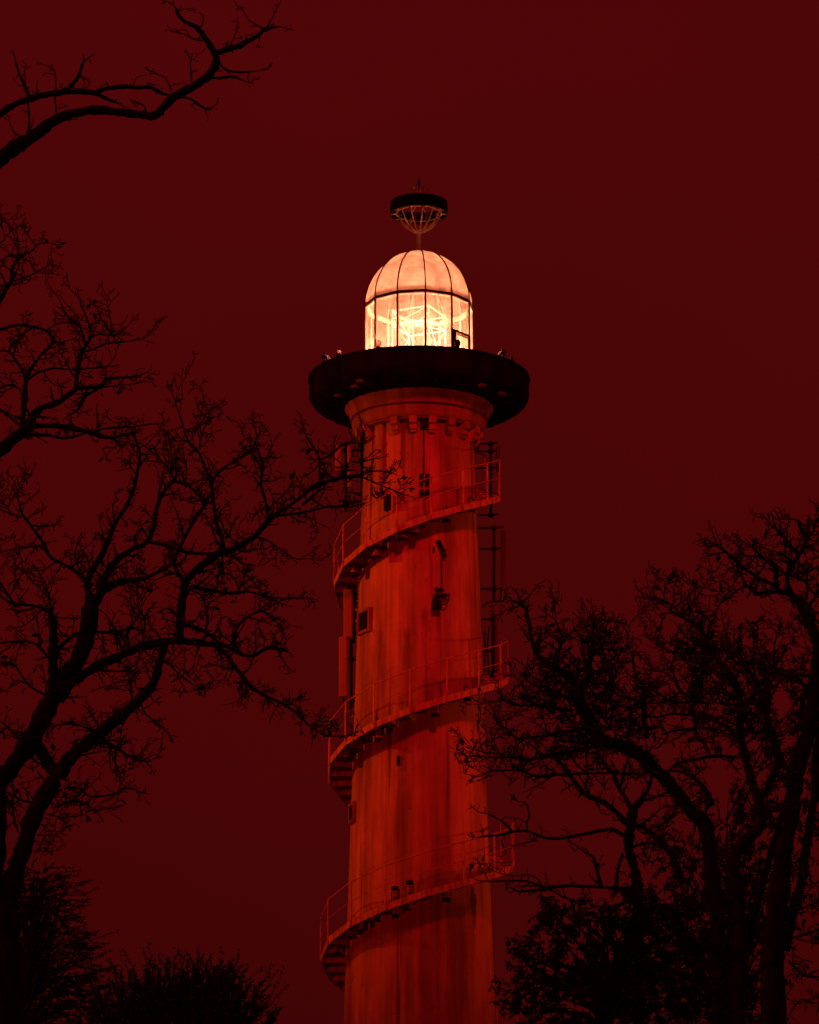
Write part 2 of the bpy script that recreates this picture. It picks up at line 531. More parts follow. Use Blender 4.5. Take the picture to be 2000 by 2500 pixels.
sp_.tube([Vector((0, 0, zr1 + hd_ * .95)), Vector((0, 0, zr1 + hd_ + 12 * K * S_)), Vector((0, 0, zr1 + hd_ + 48 * K * S_))], [.035, .052, .035], 8)
sp_.build('topmark_spike', M_BLACK, mast, smooth=True)

# --- winding stair
def zfront(v):
    Y = -2.8
    for _ in range(4):
        z = unproj(1023.5, v, Y).z; Y = -(RT(z) + .78)
    return z
Z1, Z2, Z3 = zfront(1270), zfront(1726), zfront(2186)
def zs(s):                        # s: degrees wound downwards, 0 at the middle flight's front
    if s < 0: return Z2 + (Z1 - Z2) * (-s) / 360.0
    return Z2 + (Z3 - Z2) * s / 360.0
STEP = 23.38; S0 = -17.3
ks = [k for k in range(-30, 40) if -548 < S0 + STEP * k < 640]
SV = [S0 + STEP * k for k in ks]
WID = .78
def sp(s, z_off=0.0, r=None):
    z = zs(s); rr = (RT(z) + WID if r is None else RT(z) + r)
    return cyl(rr, R(-s), z + z_off)
st = MB()
for a, b in zip(SV, SV[1:]):
    p0, p1 = sp(a), sp(b)
    mid = (p0 + p1) / 2; dx = (p1 - p0) / 2
    nn = Vector((mid.x, mid.y, 0)).normalized()
    hh = ZV * .105
    n0 = len(st.v)
    for q in (p0, p1):
        for o_ in (-.012, .012):
            st.v += [q + nn * o_ - hh, q + nn * o_ + hh]
    for f in ((0, 1, 3, 2), (4, 6, 7, 5), (0, 4, 5, 1), (2, 3, 7, 6), (0, 2, 6, 4), (1, 5, 7, 3)):
        st.f.append(tuple(n0 + q for q in f))
stair = st.build('winding_stair', M_STEEL, LH)
s = -545.0
random.seed(4)
while s < 632:
    t = MB()
    z = zs(s + 5.5) - .045
    w_ = 6.1
    ri, ro = RT(z) + .04, RT(z) + WID - .05
    a, b = R(-s), R(-(s + w_ * 2))
    n0 = len(t.v)
    for zz_ in (z, z + .035):
        for rr in (ri, ro):
            t.v += [cyl(rr, a, zz_), cyl(rr, b, zz_)]
    for f in ((0, 1, 3, 2), (4, 6, 7, 5), (0, 4, 5, 1), (2, 3, 7, 6), (0, 2, 6, 4), (1, 5, 7, 3)):
        t.f.append(tuple(n0 + q for q in f))
    # folded nosing under the lower edge
    pm = (cyl(ri, b, z) + cyl(ro, b, z)) / 2
    t.box(pm - ZV * .088, rad_dir(b) * (ro - ri) / 2, tan_dir(b) * .006, ZV * .092)
    tb = t.build('tread', M_TREAD, stair)
    tb.data.materials.append(M_STEEL)
    for f_ in tb.data.polygons[6:]: f_.material_index = 1
    s += 12.0
hr = MB(); mr = MB()
RAILH = 1.18
hr.tube([sp(a, .10 + RAILH) for a in SV], .021, 7)
mr.tube([sp(a, .10 + RAILH * .50) for a in SV], .013, 6)
hr.build('handrail', M_STEEL, stair, smooth=True)
mr.build('mid_rail', M_STEEL, stair, smooth=True)
for a in SV:
    pb = MB()
    p = sp(a)
    nn = rad_dir(R(-a))
    pb.box(p + nn * .014 + ZV * (RAILH / 2 + .02), nn * .018, tan_dir(R(-a)) * .026, ZV * (RAILH / 2 + .10))
    pb.build('railing_post', M_STEEL, stair)

# --- openings and fittings that belong to the wall
def wall_box(mb, u, v, dr, hw, hh, hd, tilt=0.0):
    P, phi = on_tower(u, v, dr)
    mb.box(P, rad_dir(phi) * hd, tan_dir(phi) * hw, ZV * hh)
    return P, phi
def window(u, v, hw, hh):
    f = MB(); P, phi = on_tower(u, v, .02)
    t_, u_ = tan_dir(phi), rad_dir(phi)
    for sgn in (-1, 1):
        f.box(P + t_ * sgn * (hw + .045), u_ * .06, t_ * .045, ZV * (hh + .09))
        f.box(P + ZV * sgn * (hh + .045), u_ * (.057 if sgn > 0 else .085), t_ * hw, ZV * .045)
    wf = f.build('window', M_STONE, LH)
    g_ = MB(); g_.box(P - u_ * .02, u_ * .05, t_ * hw, ZV * hh)
    g_.build('pane', M_PANE_DARK, wf)
window(890, 1517, .30, .30)
window(861, 1985, .22, .23)
vs = MB(); wall_box(vs, 973, 1857, .01, .045, .15, .03)
vs.build('vent_slot', M_BLACK, LH)
pp = MB()
pth = [on_tower(933.5, v, .06)[0] for v in (1024, 1060, 1100, 1140, 1182)]
pp.tube(pth, .055, 8)
pp.build('downpipe', M_GREY, LH, smooth=True)
cb = MB()
cb.tube([on_tower(1034.5, v, .03)[0] for v in (1046, 1080, 1120, 1158)], .022, 6)
for (u, v, hw, hh) in ((1037, 1035, .12, .11),):
    wall_box(cb, u, v, .09, hw, hh, .08)
cb.build('wall_cable', M_BLACK, LH)
for (u, v) in ((1037, 1170), (1037, 1203)):
    b = MB()
    for sg in (-1, 1):
        wall_box(b, u + 7 * sg, v, .10, .055, .17 if v < 1190 else .10, .06)
    wall_box(b, u, v, .08, .05, .03, .03)
    b.build('cable_box', M_BLACK, LH)

# ------------------------------------------------------------------ fittings fixed to tower and deck
def can_lamp(u, v, label, dr=.40, sc_=1.0, up=False):
    P, phi = on_tower(u, v, dr)
    u_, t_ = rad_dir(phi), tan_dir(phi)
    root = thing('stair_floodlight', P, label, 'floodlight', 'floodlights along the outside stair')
    sg = 1 if up else -1
    b = MB()
    # body standing along the vertical, open hood away from the stair
    b.lathe([(.02, -sg * .17), (.085, -sg * .165), (.10, -sg * .13), (.105, 0.0), (.105, sg * .03), (.02, sg * .03)], 18, c=P)
    b.build('lamp_body', M_GREY, root, smooth=True)
    k = MB(); k.lathe([(.106, sg * .035), (.128, sg * .045), (.128, sg * .075), (.106, sg * .08)], 18, c=P)
    k.build('bezel', M_STEEL, root)
    h = MB(); n_ = 18; n0 = len(h.v)
    for i in range(n_):
        q = phi + 2 * math.pi * i / n_
        ln = .22 if math.cos(q - phi + .5) > -.2 else .11
        for rr, z in ((.125, .075), (.130, ln), (.118, ln), (.112, .075)):
            h.v.append(P + cyl(rr, q, sg * z))
    for i in range(n_):
        j = (i + 1) % n_
        for a_, b_ in ((0, 1), (1, 2), (2, 3), (3, 0)):
            h.f.append((n0 + i * 4 + a_, n0 + j * 4 + a_, n0 + j * 4 + b_, n0 + i * 4 + b_))
    h.build('hood', M_BLACK, root)
    y = MB()
    for s_ in (-1, 1):
        y.box(P + t_ * s_ * .125 - ZV * sg * .10, t_ * .008, u_ * .02, ZV * .15)
    y.box(P - ZV * sg * .255, t_ * .133, u_ * .02, ZV * .008)
    y.box(P - ZV * sg * .30, t_ * .02, u_ * .02, ZV * .05)
    y.build('yoke', M_BLACK, root)
    return root
can_lamp(984, 1306, 'left lamp of the hanging pair under the top stair flight, hood down')
can_lamp(1015, 1294, 'right lamp of the hanging pair under the top stair flight, hood down')
can_lamp(918, 1351, 'hooded lamp under the top flight, left of the hanging pair')
can_lamp(866, 1392, 'small lamp tucked under the treads at the left end of the top flight')
can_lamp(1090, 1262, 'lamp under the top flight, right of the hanging pair, mostly in shade', dr=.3)
can_lamp(1151, 1236, 'lamp under the top flight nearest its right end', dr=.3)
can_lamp(1064, 1735, 'single hooded lamp under the middle flight right of the tower centre')
can_lamp(925, 1795, 'hooded lamp under the middle flight beside the stained left wall')
can_lamp(850, 1843, 'small lamp under the treads at the left end of the middle flight')
can_lamp(1141, 1697, 'lamp under the middle flight nearest its right end', dr=.3)
can_lamp(966, 2182, 'left lamp of the pair standing upright on the bottom flight, hood up', up=True)
can_lamp(1001, 2168, 'right lamp of the pair standing upright on the bottom flight, hood up', up=True)
can_lamp(967, 2226, 'lamp hanging under the bottom flight directly below the upright pair')
can_lamp(884, 2264, 'lamp hanging under the bottom flight left of the upright pair')
can_lamp(823, 2318, 'small lamp under the treads at the left end of the bottom flight')
can_lamp(1090, 2186, 'lamp hanging under the bottom flight right of the tower centre', dr=.3)

def uv_at(u, v, rr):               # point at (u, v) standing rr off the axis, near side
    Y = -rr
    for _ in range(8):
        P = unproj(u, v, Y); x = max(-.9995, min(.9995, P.x / rr)); Y = -rr * math.cos(math.asin(x))
    return P, math.asin(x)
def deck_flood(u, label, face, ro=.16, size=1.0):
    x = (u - 1023.5) / 269.0
    phi = math.asin(max(-.97, min(.97, x * R_DECK / (R_DECK - ro))))
    P = cyl(R_DECK - ro, phi, Z_DECK)
    root = thing('deck_floodlight', P, label, 'floodlight', 'floodlights on the gallery rim')
    f = from_dir(face, 25); s_ = f.cross(ZV).normalized(); up_ = s_.cross(f).normalized()
    C = P + ZV * .26 * size
    b = MB(); b.box(C, f * .10 * size, s_ * .19 * size, up_ * .12 * size)
    for i in range(5):
        b.box(C - f * .12 * size, f * .03 * size, s_ * .008, up_ * .1 * size); 
    hs = b.build('housing', M_BLACK, root)
    g_ = MB(); g_.box(C + f * .104 * size, f * .006, s_ * .17 * size, up_ * .10 * size)
    g_.build('lens', M_PANE_DARK, root)
    y = MB()
    for q in (-1, 1):
        y.box(C + s_ * q * .21 * size - ZV * .08 * size, f * .02, s_ * .01, ZV * .14 * size)
    y.box(P + ZV * .03, f * .06, s_ * .20 * size, ZV * .03)
    y.build('yoke', M_BLACK, root)
deck_flood(799, 'black box floodlight on the far left rim of the dark gallery', 60, size=.74)
deck_flood(1222, 'black box floodlight on the far right rim of the dark gallery', -70, size=.70)
def deck_ball(u, label, mm, r_=.10, ro=.25):
    x = (u - 1023.5) / 269.0
    phi = math.asin(x * R_DECK / (R_DECK - ro))
    P = cyl(R_DECK - ro, phi, Z_DECK)
    root = thing('beacon_lamp', P, label, 'lamp')
    b = MB()
    b.lathe([(.001, .12 + 2.4 * r_)] + [(r_ * math.sin(R(18 * i)), .12 + r_ * 1.2 + r_ * 1.2 * math.cos(R(18 * i))) for i in range(1, 10)] + [(.001, .12)], 16, c=P)
    b.build('globe', mm, root, smooth=True)
    b = MB(); b.lathe([(.10, 0), (.10, .06), (.07, .08), (.07, .13), (.0, .13)], 14, c=P)
    b.build('base', M_BLACK, root)
deck_ball(926, 'small round pale globe lamp on the gallery rim in front of the glowing glass', M_FROST)
deck_ball(1115, 'small dark round lamp on the gallery rim below the lantern hatch', M_BLACK, .10)
deck_ball(832, 'tiny bright lamp beside the far left gallery floodlight', M_FROST, .06, .12)
deck_ball(1246, 'tiny dark stub beside the far right gallery floodlight', M_BLACK, .05, .12)

def soffit(u, v, label, hw=.10):
    P = None
    # point of the deck underside seen at (u, v)
    d_ = FWD + Vector((1, 0, 0)) * ((u - 1000.0) / FOC) + UPV * ((1250.0 - v) / FOC)
    P = CAM + d_ * ((zy(486) - .06 - CAM.z) / d_.z)
    if math.hypot(P.x, P.y) > rax(650 * K, 1000): P = CAM + d_ * ((zy(462) - .08 - CAM.z) / d_.z)
    root = thing('soffit_lamp', P, label, 'lamp', 'small lamps under the gallery')
    fw = Vector((P.x, P.y, 0)).normalized(); t_ = fw.cross(ZV)
    b = MB(); b.box(P, t_ * hw, fw * .08, ZV * .035); b.build('case', M_ANTD, root)
    b = MB(); b.box(P + ZV * .09, t_ * .02, fw * .02, ZV * .045); b.build('stem', M_BLACK, root)
soffit(879, 930, 'small box lamp under the dark gallery, upper one at its left')
soffit(866, 944, 'small box lamp under the dark gallery just below its upper left neighbour')
soffit(824, 966, 'small glinting lamp under the far left of the dark gallery', .06)
soffit(1177, 941, 'small box lamp under the right of the dark gallery near the collar')
soffit(1226, 962, 'wide pale box lamp under the far right of the dark gallery', .17)

# --- panel antennas
def antenna(label, panel, pole, arms, cable=None, lit=True):
    """panel = (u, v0, v1, half width px), pole = (u, v0, v1), arms = rows of brackets."""
    up, v0, v1, hw = panel
    side = -1 if up < 1023 else 1
    Yb = -.15
    base = unproj(pole[0], pole[2], Yb)
    root = thing('panel_antenna', base, label, 'antenna', 'antennas fixed beside the tower')
    pt = lambda u, v, y=Yb: unproj(u, v, y)
    a, b = pt(up, v0), pt(up, v1)
    ax = (a - b).normalized(); mid = (a + b) / 2
    hwm = hw * mpp(mid)
    sx = (Vector((1, 0, 0)) * 1.0 + Vector((0, side * .12, 0))).normalized()
    fy = ax.cross(sx).normalized()
    pm = MB()
    n0 = len(pm.v)
    L_ = (a - b).length / 2
    for zz_ in (-L_, L_):
        for i in range(12):
            q = math.pi * 2 * i / 12
            cx_, cy_ = math.cos(q), math.sin(q)
            pm.v.append(mid + ax * zz_ + sx * hwm * math.copysign(abs(cx_) ** .5, cx_) + fy * .085 * math.copysign(abs(cy_) ** .5, cy_))
    for i in range(12):
        j = (i + 1) % 12
        pm.f.append((n0 + i, n0 + j, n0 + 12 + j, n0 + 12 + i))
    pm.f.append(tuple(n0 + i for i in reversed(range(12)))); pm.f.append(tuple(n0 + 12 + i for i in range(12)))
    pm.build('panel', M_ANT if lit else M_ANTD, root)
    po = MB(); po.tube([pt(pole[0], pole[1], Yb + .12), pt(pole[0], pole[2], Yb + .12)], .045, 8)
    po.build('mounting_pole', M_BLACK, root, smooth=True)
    for v in arms:
        m_ = MB()
        q = pt(pole[0], v, Yb + .12)
        wl = cyl(RT(q.z) - .03, R(90 * side), q.z)
        m_.tube([q, Vector((wl.x, q.y, q.z))], .032, 6)
        m_.box(q, Vector((.08, 0, 0)), Vector((0, .08, 0)), ZV * .06)
        m_.tube([q, Vector((mid.x, mid.y, q.z))], .028, 6)
        m_.build('arm', M_BLACK, root)
    if cable:
        for cc in cable:
            m_ = MB(); m_.tube(spline([(pt(u, v, Yb + .05), .02) for u, v in cc], 4)[0], .026, 6)
            m_.build('cable', M_BLACK, root, smooth=True)
    return root

def catmull(p0, p1, p2, p3, t):
    return ((p1 * 2) + (p2 - p0) * t + (p0 * 2 - p1 * 5 + p2 * 4 - p3) * t * t + (p1 * 3 - p0 - p2 * 3 + p3) * t * t * t) * .5
def spline(pr, n):
    P = [p for p, r in pr]; Q = [r for p, r in pr]
    out, rad = [], []
    for i in range(len(P) - 1):
        a = P[max(0, i - 1)]; d_ = P[min(len(P) - 1, i + 2)]
        for k in range(n):
            t = k / n
            out.append(catmull(a, P[i], P[i + 1], d_, t)); rad.append(Q[i] + (Q[i + 1] - Q[i]) * t)
    out.append(P[-1]); rad.append(Q[-1])
    return out, rad

antenna('upper of two stacked pale antenna panels left of the tower under the top flight', (850, 1440, 1556, 11.5), (864, 1440, 1570), (1462, 1546), [[(842, 1558), (841, 1572), (850, 1590), (862, 1604)]])
antenna('lower of two stacked pale antenna panels left of the tower above the middle flight', (838, 1556, 1701, 10.5), (858, 1560, 1728), (1610, 1712), [[(838, 1702), (842, 1722), (858, 1732)]])
antenna('dim antenna panel right of the tower between top and middle flights with looped cable', (1229.5, 1296, 1440, 6.5), (1206, 1285, 1468), (1289, 1340, 1438), [[(1232, 1440), (1235, 1456), (1225, 1468), (1205, 1469), (1190, 1472), (1176, 1484)], [(1222, 1440), (1224, 1456), (1215, 1468)]], False)
antenna('short antenna panel right of the tower just above the middle flight railing', (1211, 1505, 1640, 4), (1203.5, 1498, 1655), (1512, 1590), [[(1195, 1530), (1190, 1580), (1194, 1640)], [(1183, 1540), (1184, 1600), (1180, 1650)]], False)
antenna('dark antenna mast right of the tower neck behind the top flight railing', (1216, 1092, 1150, 4.5), (1198.5, 1078, 1262), (1083, 1102, 1143, 1258), None, False)
antenna('antenna panel left of the tower neck behind bare twigs', (826, 1086, 1150, 8), (845, 1078, 1250), (1100, 1160, 1225), [[(832, 1150), (838, 1170), (850, 1180)]])
antenna('narrow second antenna panel between the neck and the twig covered one', (853, 1090, 1190, 4.5), (884, 1060, 1236), (1082, 1130, 1205), [[(856, 1190), (866, 1205), (880, 1210)]])

# --- wall instruments
P, phi = on_tower(1067, 1472, .2)
inst = thing('wall_camera', P, 'black camera unit with curled cable on the wall between top and middle flights', 'camera')
u_, t_ = rad_dir(phi), tan_dir(phi)
b = MB(); n0 = 0
for zz_, h_ in ((-.20, .145), (-.03, .13), (.14, .085), (.19, .06)):
    for q in range(4):
        sx_, sy_ = ((-1, -1), (1, -1), (1, 1), (-1, 1))[q]
        b.v.append(P + t_ * (sx_ * h_ - (.0 if zz_ < 0 else .03)) + u_ * sy_ * .11 + ZV * zz_)
for i in range(3):
    for q in range(4):
        r_ = (q + 1) % 4
        b.f.append((i * 4 + q, i * 4 + r_, i * 4 + 4 + r_, i * 4 + 4 + q))
b.f.append((3, 2, 1, 0)); b.f.append((12, 13, 14, 15))
b.build('housing', M_BLACK, inst)
b = MB()
b.box(on_tower(1078, 1455, .16)[0], t_ * .17, u_ * .05, ZV * .05)
b.box(on_tower(1090, 1452, .16)[0], t_ * .10, u_ * .04, ZV * .035)
b.box(on_tower(1074, 1440, .12)[0], t_ * .13, u_ * .05, ZV * .04)
b.box(on_tower(1064, 1440, .12)[0], t_ * .04, u_ * .07, ZV * .06)
b.build('bracket', M_BLACK, inst)
b = MB(); b.tube(spline([(on_tower(u, v, .2)[0], .02) for u, v in ((1096, 1455), (1095, 1466), (1088, 1475), (1078, 1476))], 5)[0], .02, 6)
b.build('cable', M_BLACK, inst, smooth=True)
b = MB(); b.box(on_tower(1061, 1446, .16)[0], t_ * .025, u_ * .05, ZV * .07); b.build('indicator', M_GREY, inst)

P, phi = on_tower(1078, 1330, .1)
arm = thing('wall_bracket', P, 'black jointed bracket with a hanging rod on the wall above the camera', 'bracket')
u_, t_ = rad_dir(phi), tan_dir(phi)
b = MB()
b.box(on_tower(1070, 1323, .05)[0], t_ * .06, u_ * .05, ZV * .05)
for (a0, a1, r_) in (((1072, 1322), (1080, 1340), .07), ((1077, 1332), (1080, 1346), .06), ((1080, 1340), (1087, 1346), .05), ((1086, 1344), (1085, 1360), .035)):
    b.tube([on_tower(*a0, .12)[0], on_tower(*a1, .12)[0]], r_, 7)
b.box(on_tower(1086, 1356, .12)[0], t_ * .05, u_ * .04, ZV * .05)
b.build('joint', M_BLACK, arm)
b = MB(); b.tube([on_tower(1078.5, v, .06)[0] for v in (1345, 1380, 1410, 1438)], .022, 6)
b.build('rod', M_BLACK, arm)
P, phi = on_tower(1059.5, 1341, .06)
sn = thing('wall_sensor', P, 'small flat black oval plate beside the jointed wall bracket', 'sensor')
b = MB(); b.lathe([(.001, -.10), (.028, -.08), (.034, 0), (.028, .08), (.001, .10)], 10, c=P); b.build('case', M_BLACK, sn, smooth=True)

P, phi = on_tower(946, 1228, .22)
fx = thing('wall_box', P, 'black box beside the first railing post left of the neck, with cable loop', 'box')
u_, t_ = rad_dir(phi), tan_dir(phi)
b = MB(); b.box(P, t_ * .085, u_ * .09, ZV * .26); b.box(P + ZV * .22 - t_ * .09, t_ * .05, u_ * .06, ZV * .05); b.build('case', M_BLACK, fx)
b = MB(); b.tube(spline([(on_tower(u, v, .15)[0], .02) for u, v in ((908, 1186), (909, 1204), (919, 1216), (930, 1212), (936, 1208))], 5)[0], .028, 6)
b.tube(spline([(on_tower(u, v, .15)[0], .02) for u, v in ((914, 1190), (917, 1204), (924, 1212))], 5)[0], .02, 6)
b.tube([on_tower(930, 1190, .14)[0], on_tower(936, 1210, .14)[0]], .05, 6)
b.build('cable', M_BLACK, fx, smooth=True)

# ------------------------------------------------------------------ bare trees
VIEW = {'U': (0, 0, 800 / 1725), 'M': (0, 500, 700 / 1725), 'L': (0, 900, 1000 / 1725), 'K': (0, 1800, 800 / 1725),
        'A': (1150, 1350, 500 / 1725), 'B': (1550, 1200, 450 / 1725), 'C': (1150, 1800, 500 / 1725),
        'D': (1550, 1600, 450 / 1725), 'E': (1500, 2000, 500 / 1725), 'S': (0, 0, 1.0), 'N': (740, 1060, 260 / 1725)}

def parse(txt):
    """'V x,y,w x,y,w ...' : a limb traced from base to tip; width in the same units as x, y."""
    out = []
    for line in txt.strip().splitlines():
        it = line.split()
        if not it: continue
        tf = 1.0
        if it[0][0] == '%': tf = float(it.pop(0)[1:])
        ox, oy, k = VIEW[it[0]]
        pts = []; wl = 6.0
        for q in it[1:]:
            if q in VIEW:
                ox, oy, k = VIEW[q]; continue
            n_ = [float(x) for x in q.split(',')]
            if len(n_) == 3: wl = n_[2] * k
            else: wl = max(2.2, wl * .8)
            pts.append((ox + n_[0] * k, oy + n_[1] * k, wl / 2))
        out.append((pts, tf))
    return out

def rvec(rnd):
    while True:
        v = Vector((rnd.uniform(-1, 1), rnd.uniform(-1, 1), rnd.uniform(-1, 1)))
        if .05 < v.length < 1: return v.normalized()

def leaf(mb, p, d_, L_, rnd):
    s_ = d_.cross(rvec(rnd)).normalized() * L_ * rnd.uniform(.17, .26)
    n_ = d_.cross(s_).normalized() * L_ * rnd.uniform(-.15, .15)
    a = p; b = p + d_ * L_ * .45 + n_; c_ = p + d_ * L_
    mb.quad(a, b + s_ - n_ * .5, c_, b)
    mb.quad(a, b, c_, b - s_ - n_ * .5)

def grow(tw, lf, p, d_, length, r0, px, rnd, lvl, leafp, up=.05):
    """A gnarled twig with spurs; px is the size of one photo pixel in metres at that tree."""
    step = (9 if lvl == 0 else 6.5) * px
    n_ = max(2, int(length / step))
    path = [p]; rad = [r0]
    bend = rvec(rnd) * .10
    for i in range(n_):
        d_ = (d_ + rvec(rnd) * (.30 if lvl else .24) + bend + ZV * up).normalized()
        path.append(path[-1] + d_ * step * rnd.uniform(.75, 1.25))
        f = (i + 1) / n_
        rad.append((r0 * (1 - f) + px * .95 * f) * rnd.uniform(.85, 1.2))
    tw.tube(path, rad, 5 if lvl == 0 else 4)
    for i in range(1, len(path)):
        t = (path[i] - path[i - 1]).normalized()
        if lvl < 2 and rnd.random() < (.62 if lvl == 0 else .40):
            q = (t * .6 + rvec(rnd) * .9).normalized()
            grow(tw, lf, path[i], q, length * rnd.uniform(.22, .55) * (1 - .4 * i / len(path)), max(px * 1.05, rad[i] * .66), px, rnd, lvl + 1, leafp, up)
        elif rnd.random() < .30:
            q = (t * .5 + rvec(rnd)).normalized()
            tw.tube([path[i], path[i] + q * px * rnd.uniform(3, 8)], [px * 1.5, px * .9], 4)
        if lvl > 0 and rnd.random() < leafp:
            leaf(lf, path[i], (rvec(rnd) + t * .8 - ZV * .2).normalized(), px * rnd.uniform(12, 26), rnd)

def bare_tree(name, label, Y0, seed, text, n_trunk=1, dens=1.0, blen=(60, 150), leafp=.03, group='bare winter trees around the lighthouse', spread=.5, ivy=(), wk=.92):
    rnd = random.Random(seed)
    limbs = parse(text)
    base = limbs[0][0][0]
    pb = unproj(base[0], base[1], Y0)
    root = thing(name, Vector((pb.x, Y0, 0)), label, 'tree', group)
    known = []                      # (u, v, depth)
    tw, lf = MB(), MB()
    for li, (pts, tf) in enumerate(limbs):
        trunk = li < n_trunk
        u0, v0, _ = pts[0]
        y0 = 0.0; y1 = None
        if known:
            dmin, kk = min(((u0 - a) ** 2 + (v0 - b) ** 2, c_) for a, b, c_ in known)
            if dmin < 60 ** 2: y0 = kk
            else: y0 = rnd.uniform(-1.5, 1.5)
        ln = [0]
        for a, b in zip(pts, pts[1:]): ln.append(ln[-1] + math.hypot(a[0] - b[0], a[1] - b[1]))
        px = mpp(unproj(u0, v0, Y0 + y0))
        slope = 0 if trunk else rnd.uniform(-spread, spread)
        wob = rnd.uniform(-.12, .12)
        pr = []
        for (u, v, r_), l_ in zip(pts, ln):
            dy = y0 + slope * l_ * px + wob * math.sin(l_ / 120.0) * 120 * px * (0 if trunk else 1)
            known.append((u, v, dy))
            if len(pr):
                a_, b_, c_ = known[-2]
                for q_ in (.25, .5, .75): known.insert(-1, (a_ + (u - a_) * q_, b_ + (v - b_) * q_, c_ + (dy - c_) * q_))
            P_ = unproj(u, v, Y0 + dy)
            pr.append((P_, r_ * mpp(P_) * wk))
        if trunk and li == 0:       # down to the ground
            P_, r_ = pr[0]
            pr = [(Vector((P_.x, P_.y, -.2)), r_ * 1.45), (Vector((P_.x, P_.y, .5)), r_ * 1.2)] + pr
        path, rad = spline(pr, 5)
        for (u, v, _), (u2, v2, _) in zip(pts, pts[1:]):
            pass
        path = [p + rvec(rnd) * min(r_ * .12, px * 2.2) for p, r_ in zip(path, rad)]
        f1, f2 = rnd.uniform(0, 6), rnd.uniform(0, 6)
        rad = [r_ * (1 + .07 * math.sin(i * .9 + f1) + .06 * math.sin(i * 2.1 + f2)) * rnd.uniform(.97, 1.03) for i, r_ in enumerate(rad)]
        mb = MB(); mb.tube(path, rad, 12 if trunk else 8)
        # burrs
        for p, r_ in zip(path, rad):
            if rnd.random() < .25 and not trunk:
                q = rvec(rnd); mb.tube([p, p + q * r_ * 1.25, p + q * (r_ + px * rnd.uniform(1, 5))], [r_ * .55, r_ * .4, px * .8], 5)
        mb.build('trunk' if trunk else 'limb', M_BARK, root, smooth=True)
        if trunk: continue
        # side branches
        acc = rnd.uniform(0, 30)
        for i in range(1, len(path)):
            seg = (path[i] - path[i - 1]); acc += seg.length / px
            gap = rnd.uniform(20, 46) / dens / tf * (1.0 if rad[i] < 8 * px else 1.5)
            if acc > gap:
                acc = 0
                t = seg.normalized()
                q = (t * .55 + rvec(rnd) * 1.0 + ZV * .12).normalized()
                L_ = rnd.uniform(*blen) * rnd.uniform(.3, 1.0) * px * min(1, tf + .15)
                grow(tw, lf, path[i], q, L_, min(rad[i] * .7, px * rnd.uniform(2.6, 4.6)), px, rnd, 0, leafp)
        t = (path[-1] - path[-2]).normalized()
        if rad[-1] < 5 * px:
            for _ in range(2):
                grow(tw, lf, path[-1], (t + rvec(rnd) * .6).normalized(), rnd.uniform(20, 45) * px, max(px * .9, rad[-1] * .7), px, rnd, 1, leafp)
    for (u, v, ru, rv, n_) in ivy:      # tangled clumps inside the crown
        dmin, kk = min(((u - a) ** 2 + (v - b) ** 2, c_) for a, b, c_ in known)
        c0 = unproj(u, v, Y0 + kk); px = mpp(c0)
        for _ in range(int(n_ * .42)):
            q = rvec(rnd) * rnd.random() ** .5 * 1.15
            p = c0 + Vector((q.x * ru, q.y * ru * .8, q.z * rv)) * px
            grow(tw, lf, p, (rvec(rnd) + ZV * .3).normalized(), rnd.uniform(30, 80) * px, px * rnd.uniform(1.8, 3.4), px, rnd, 1, .10)
    cr_ = tw.build('crown', M_TWIG, root, smooth=True)
    if lf.f: lf.build('foliage', M_LEAF, root)
    return root

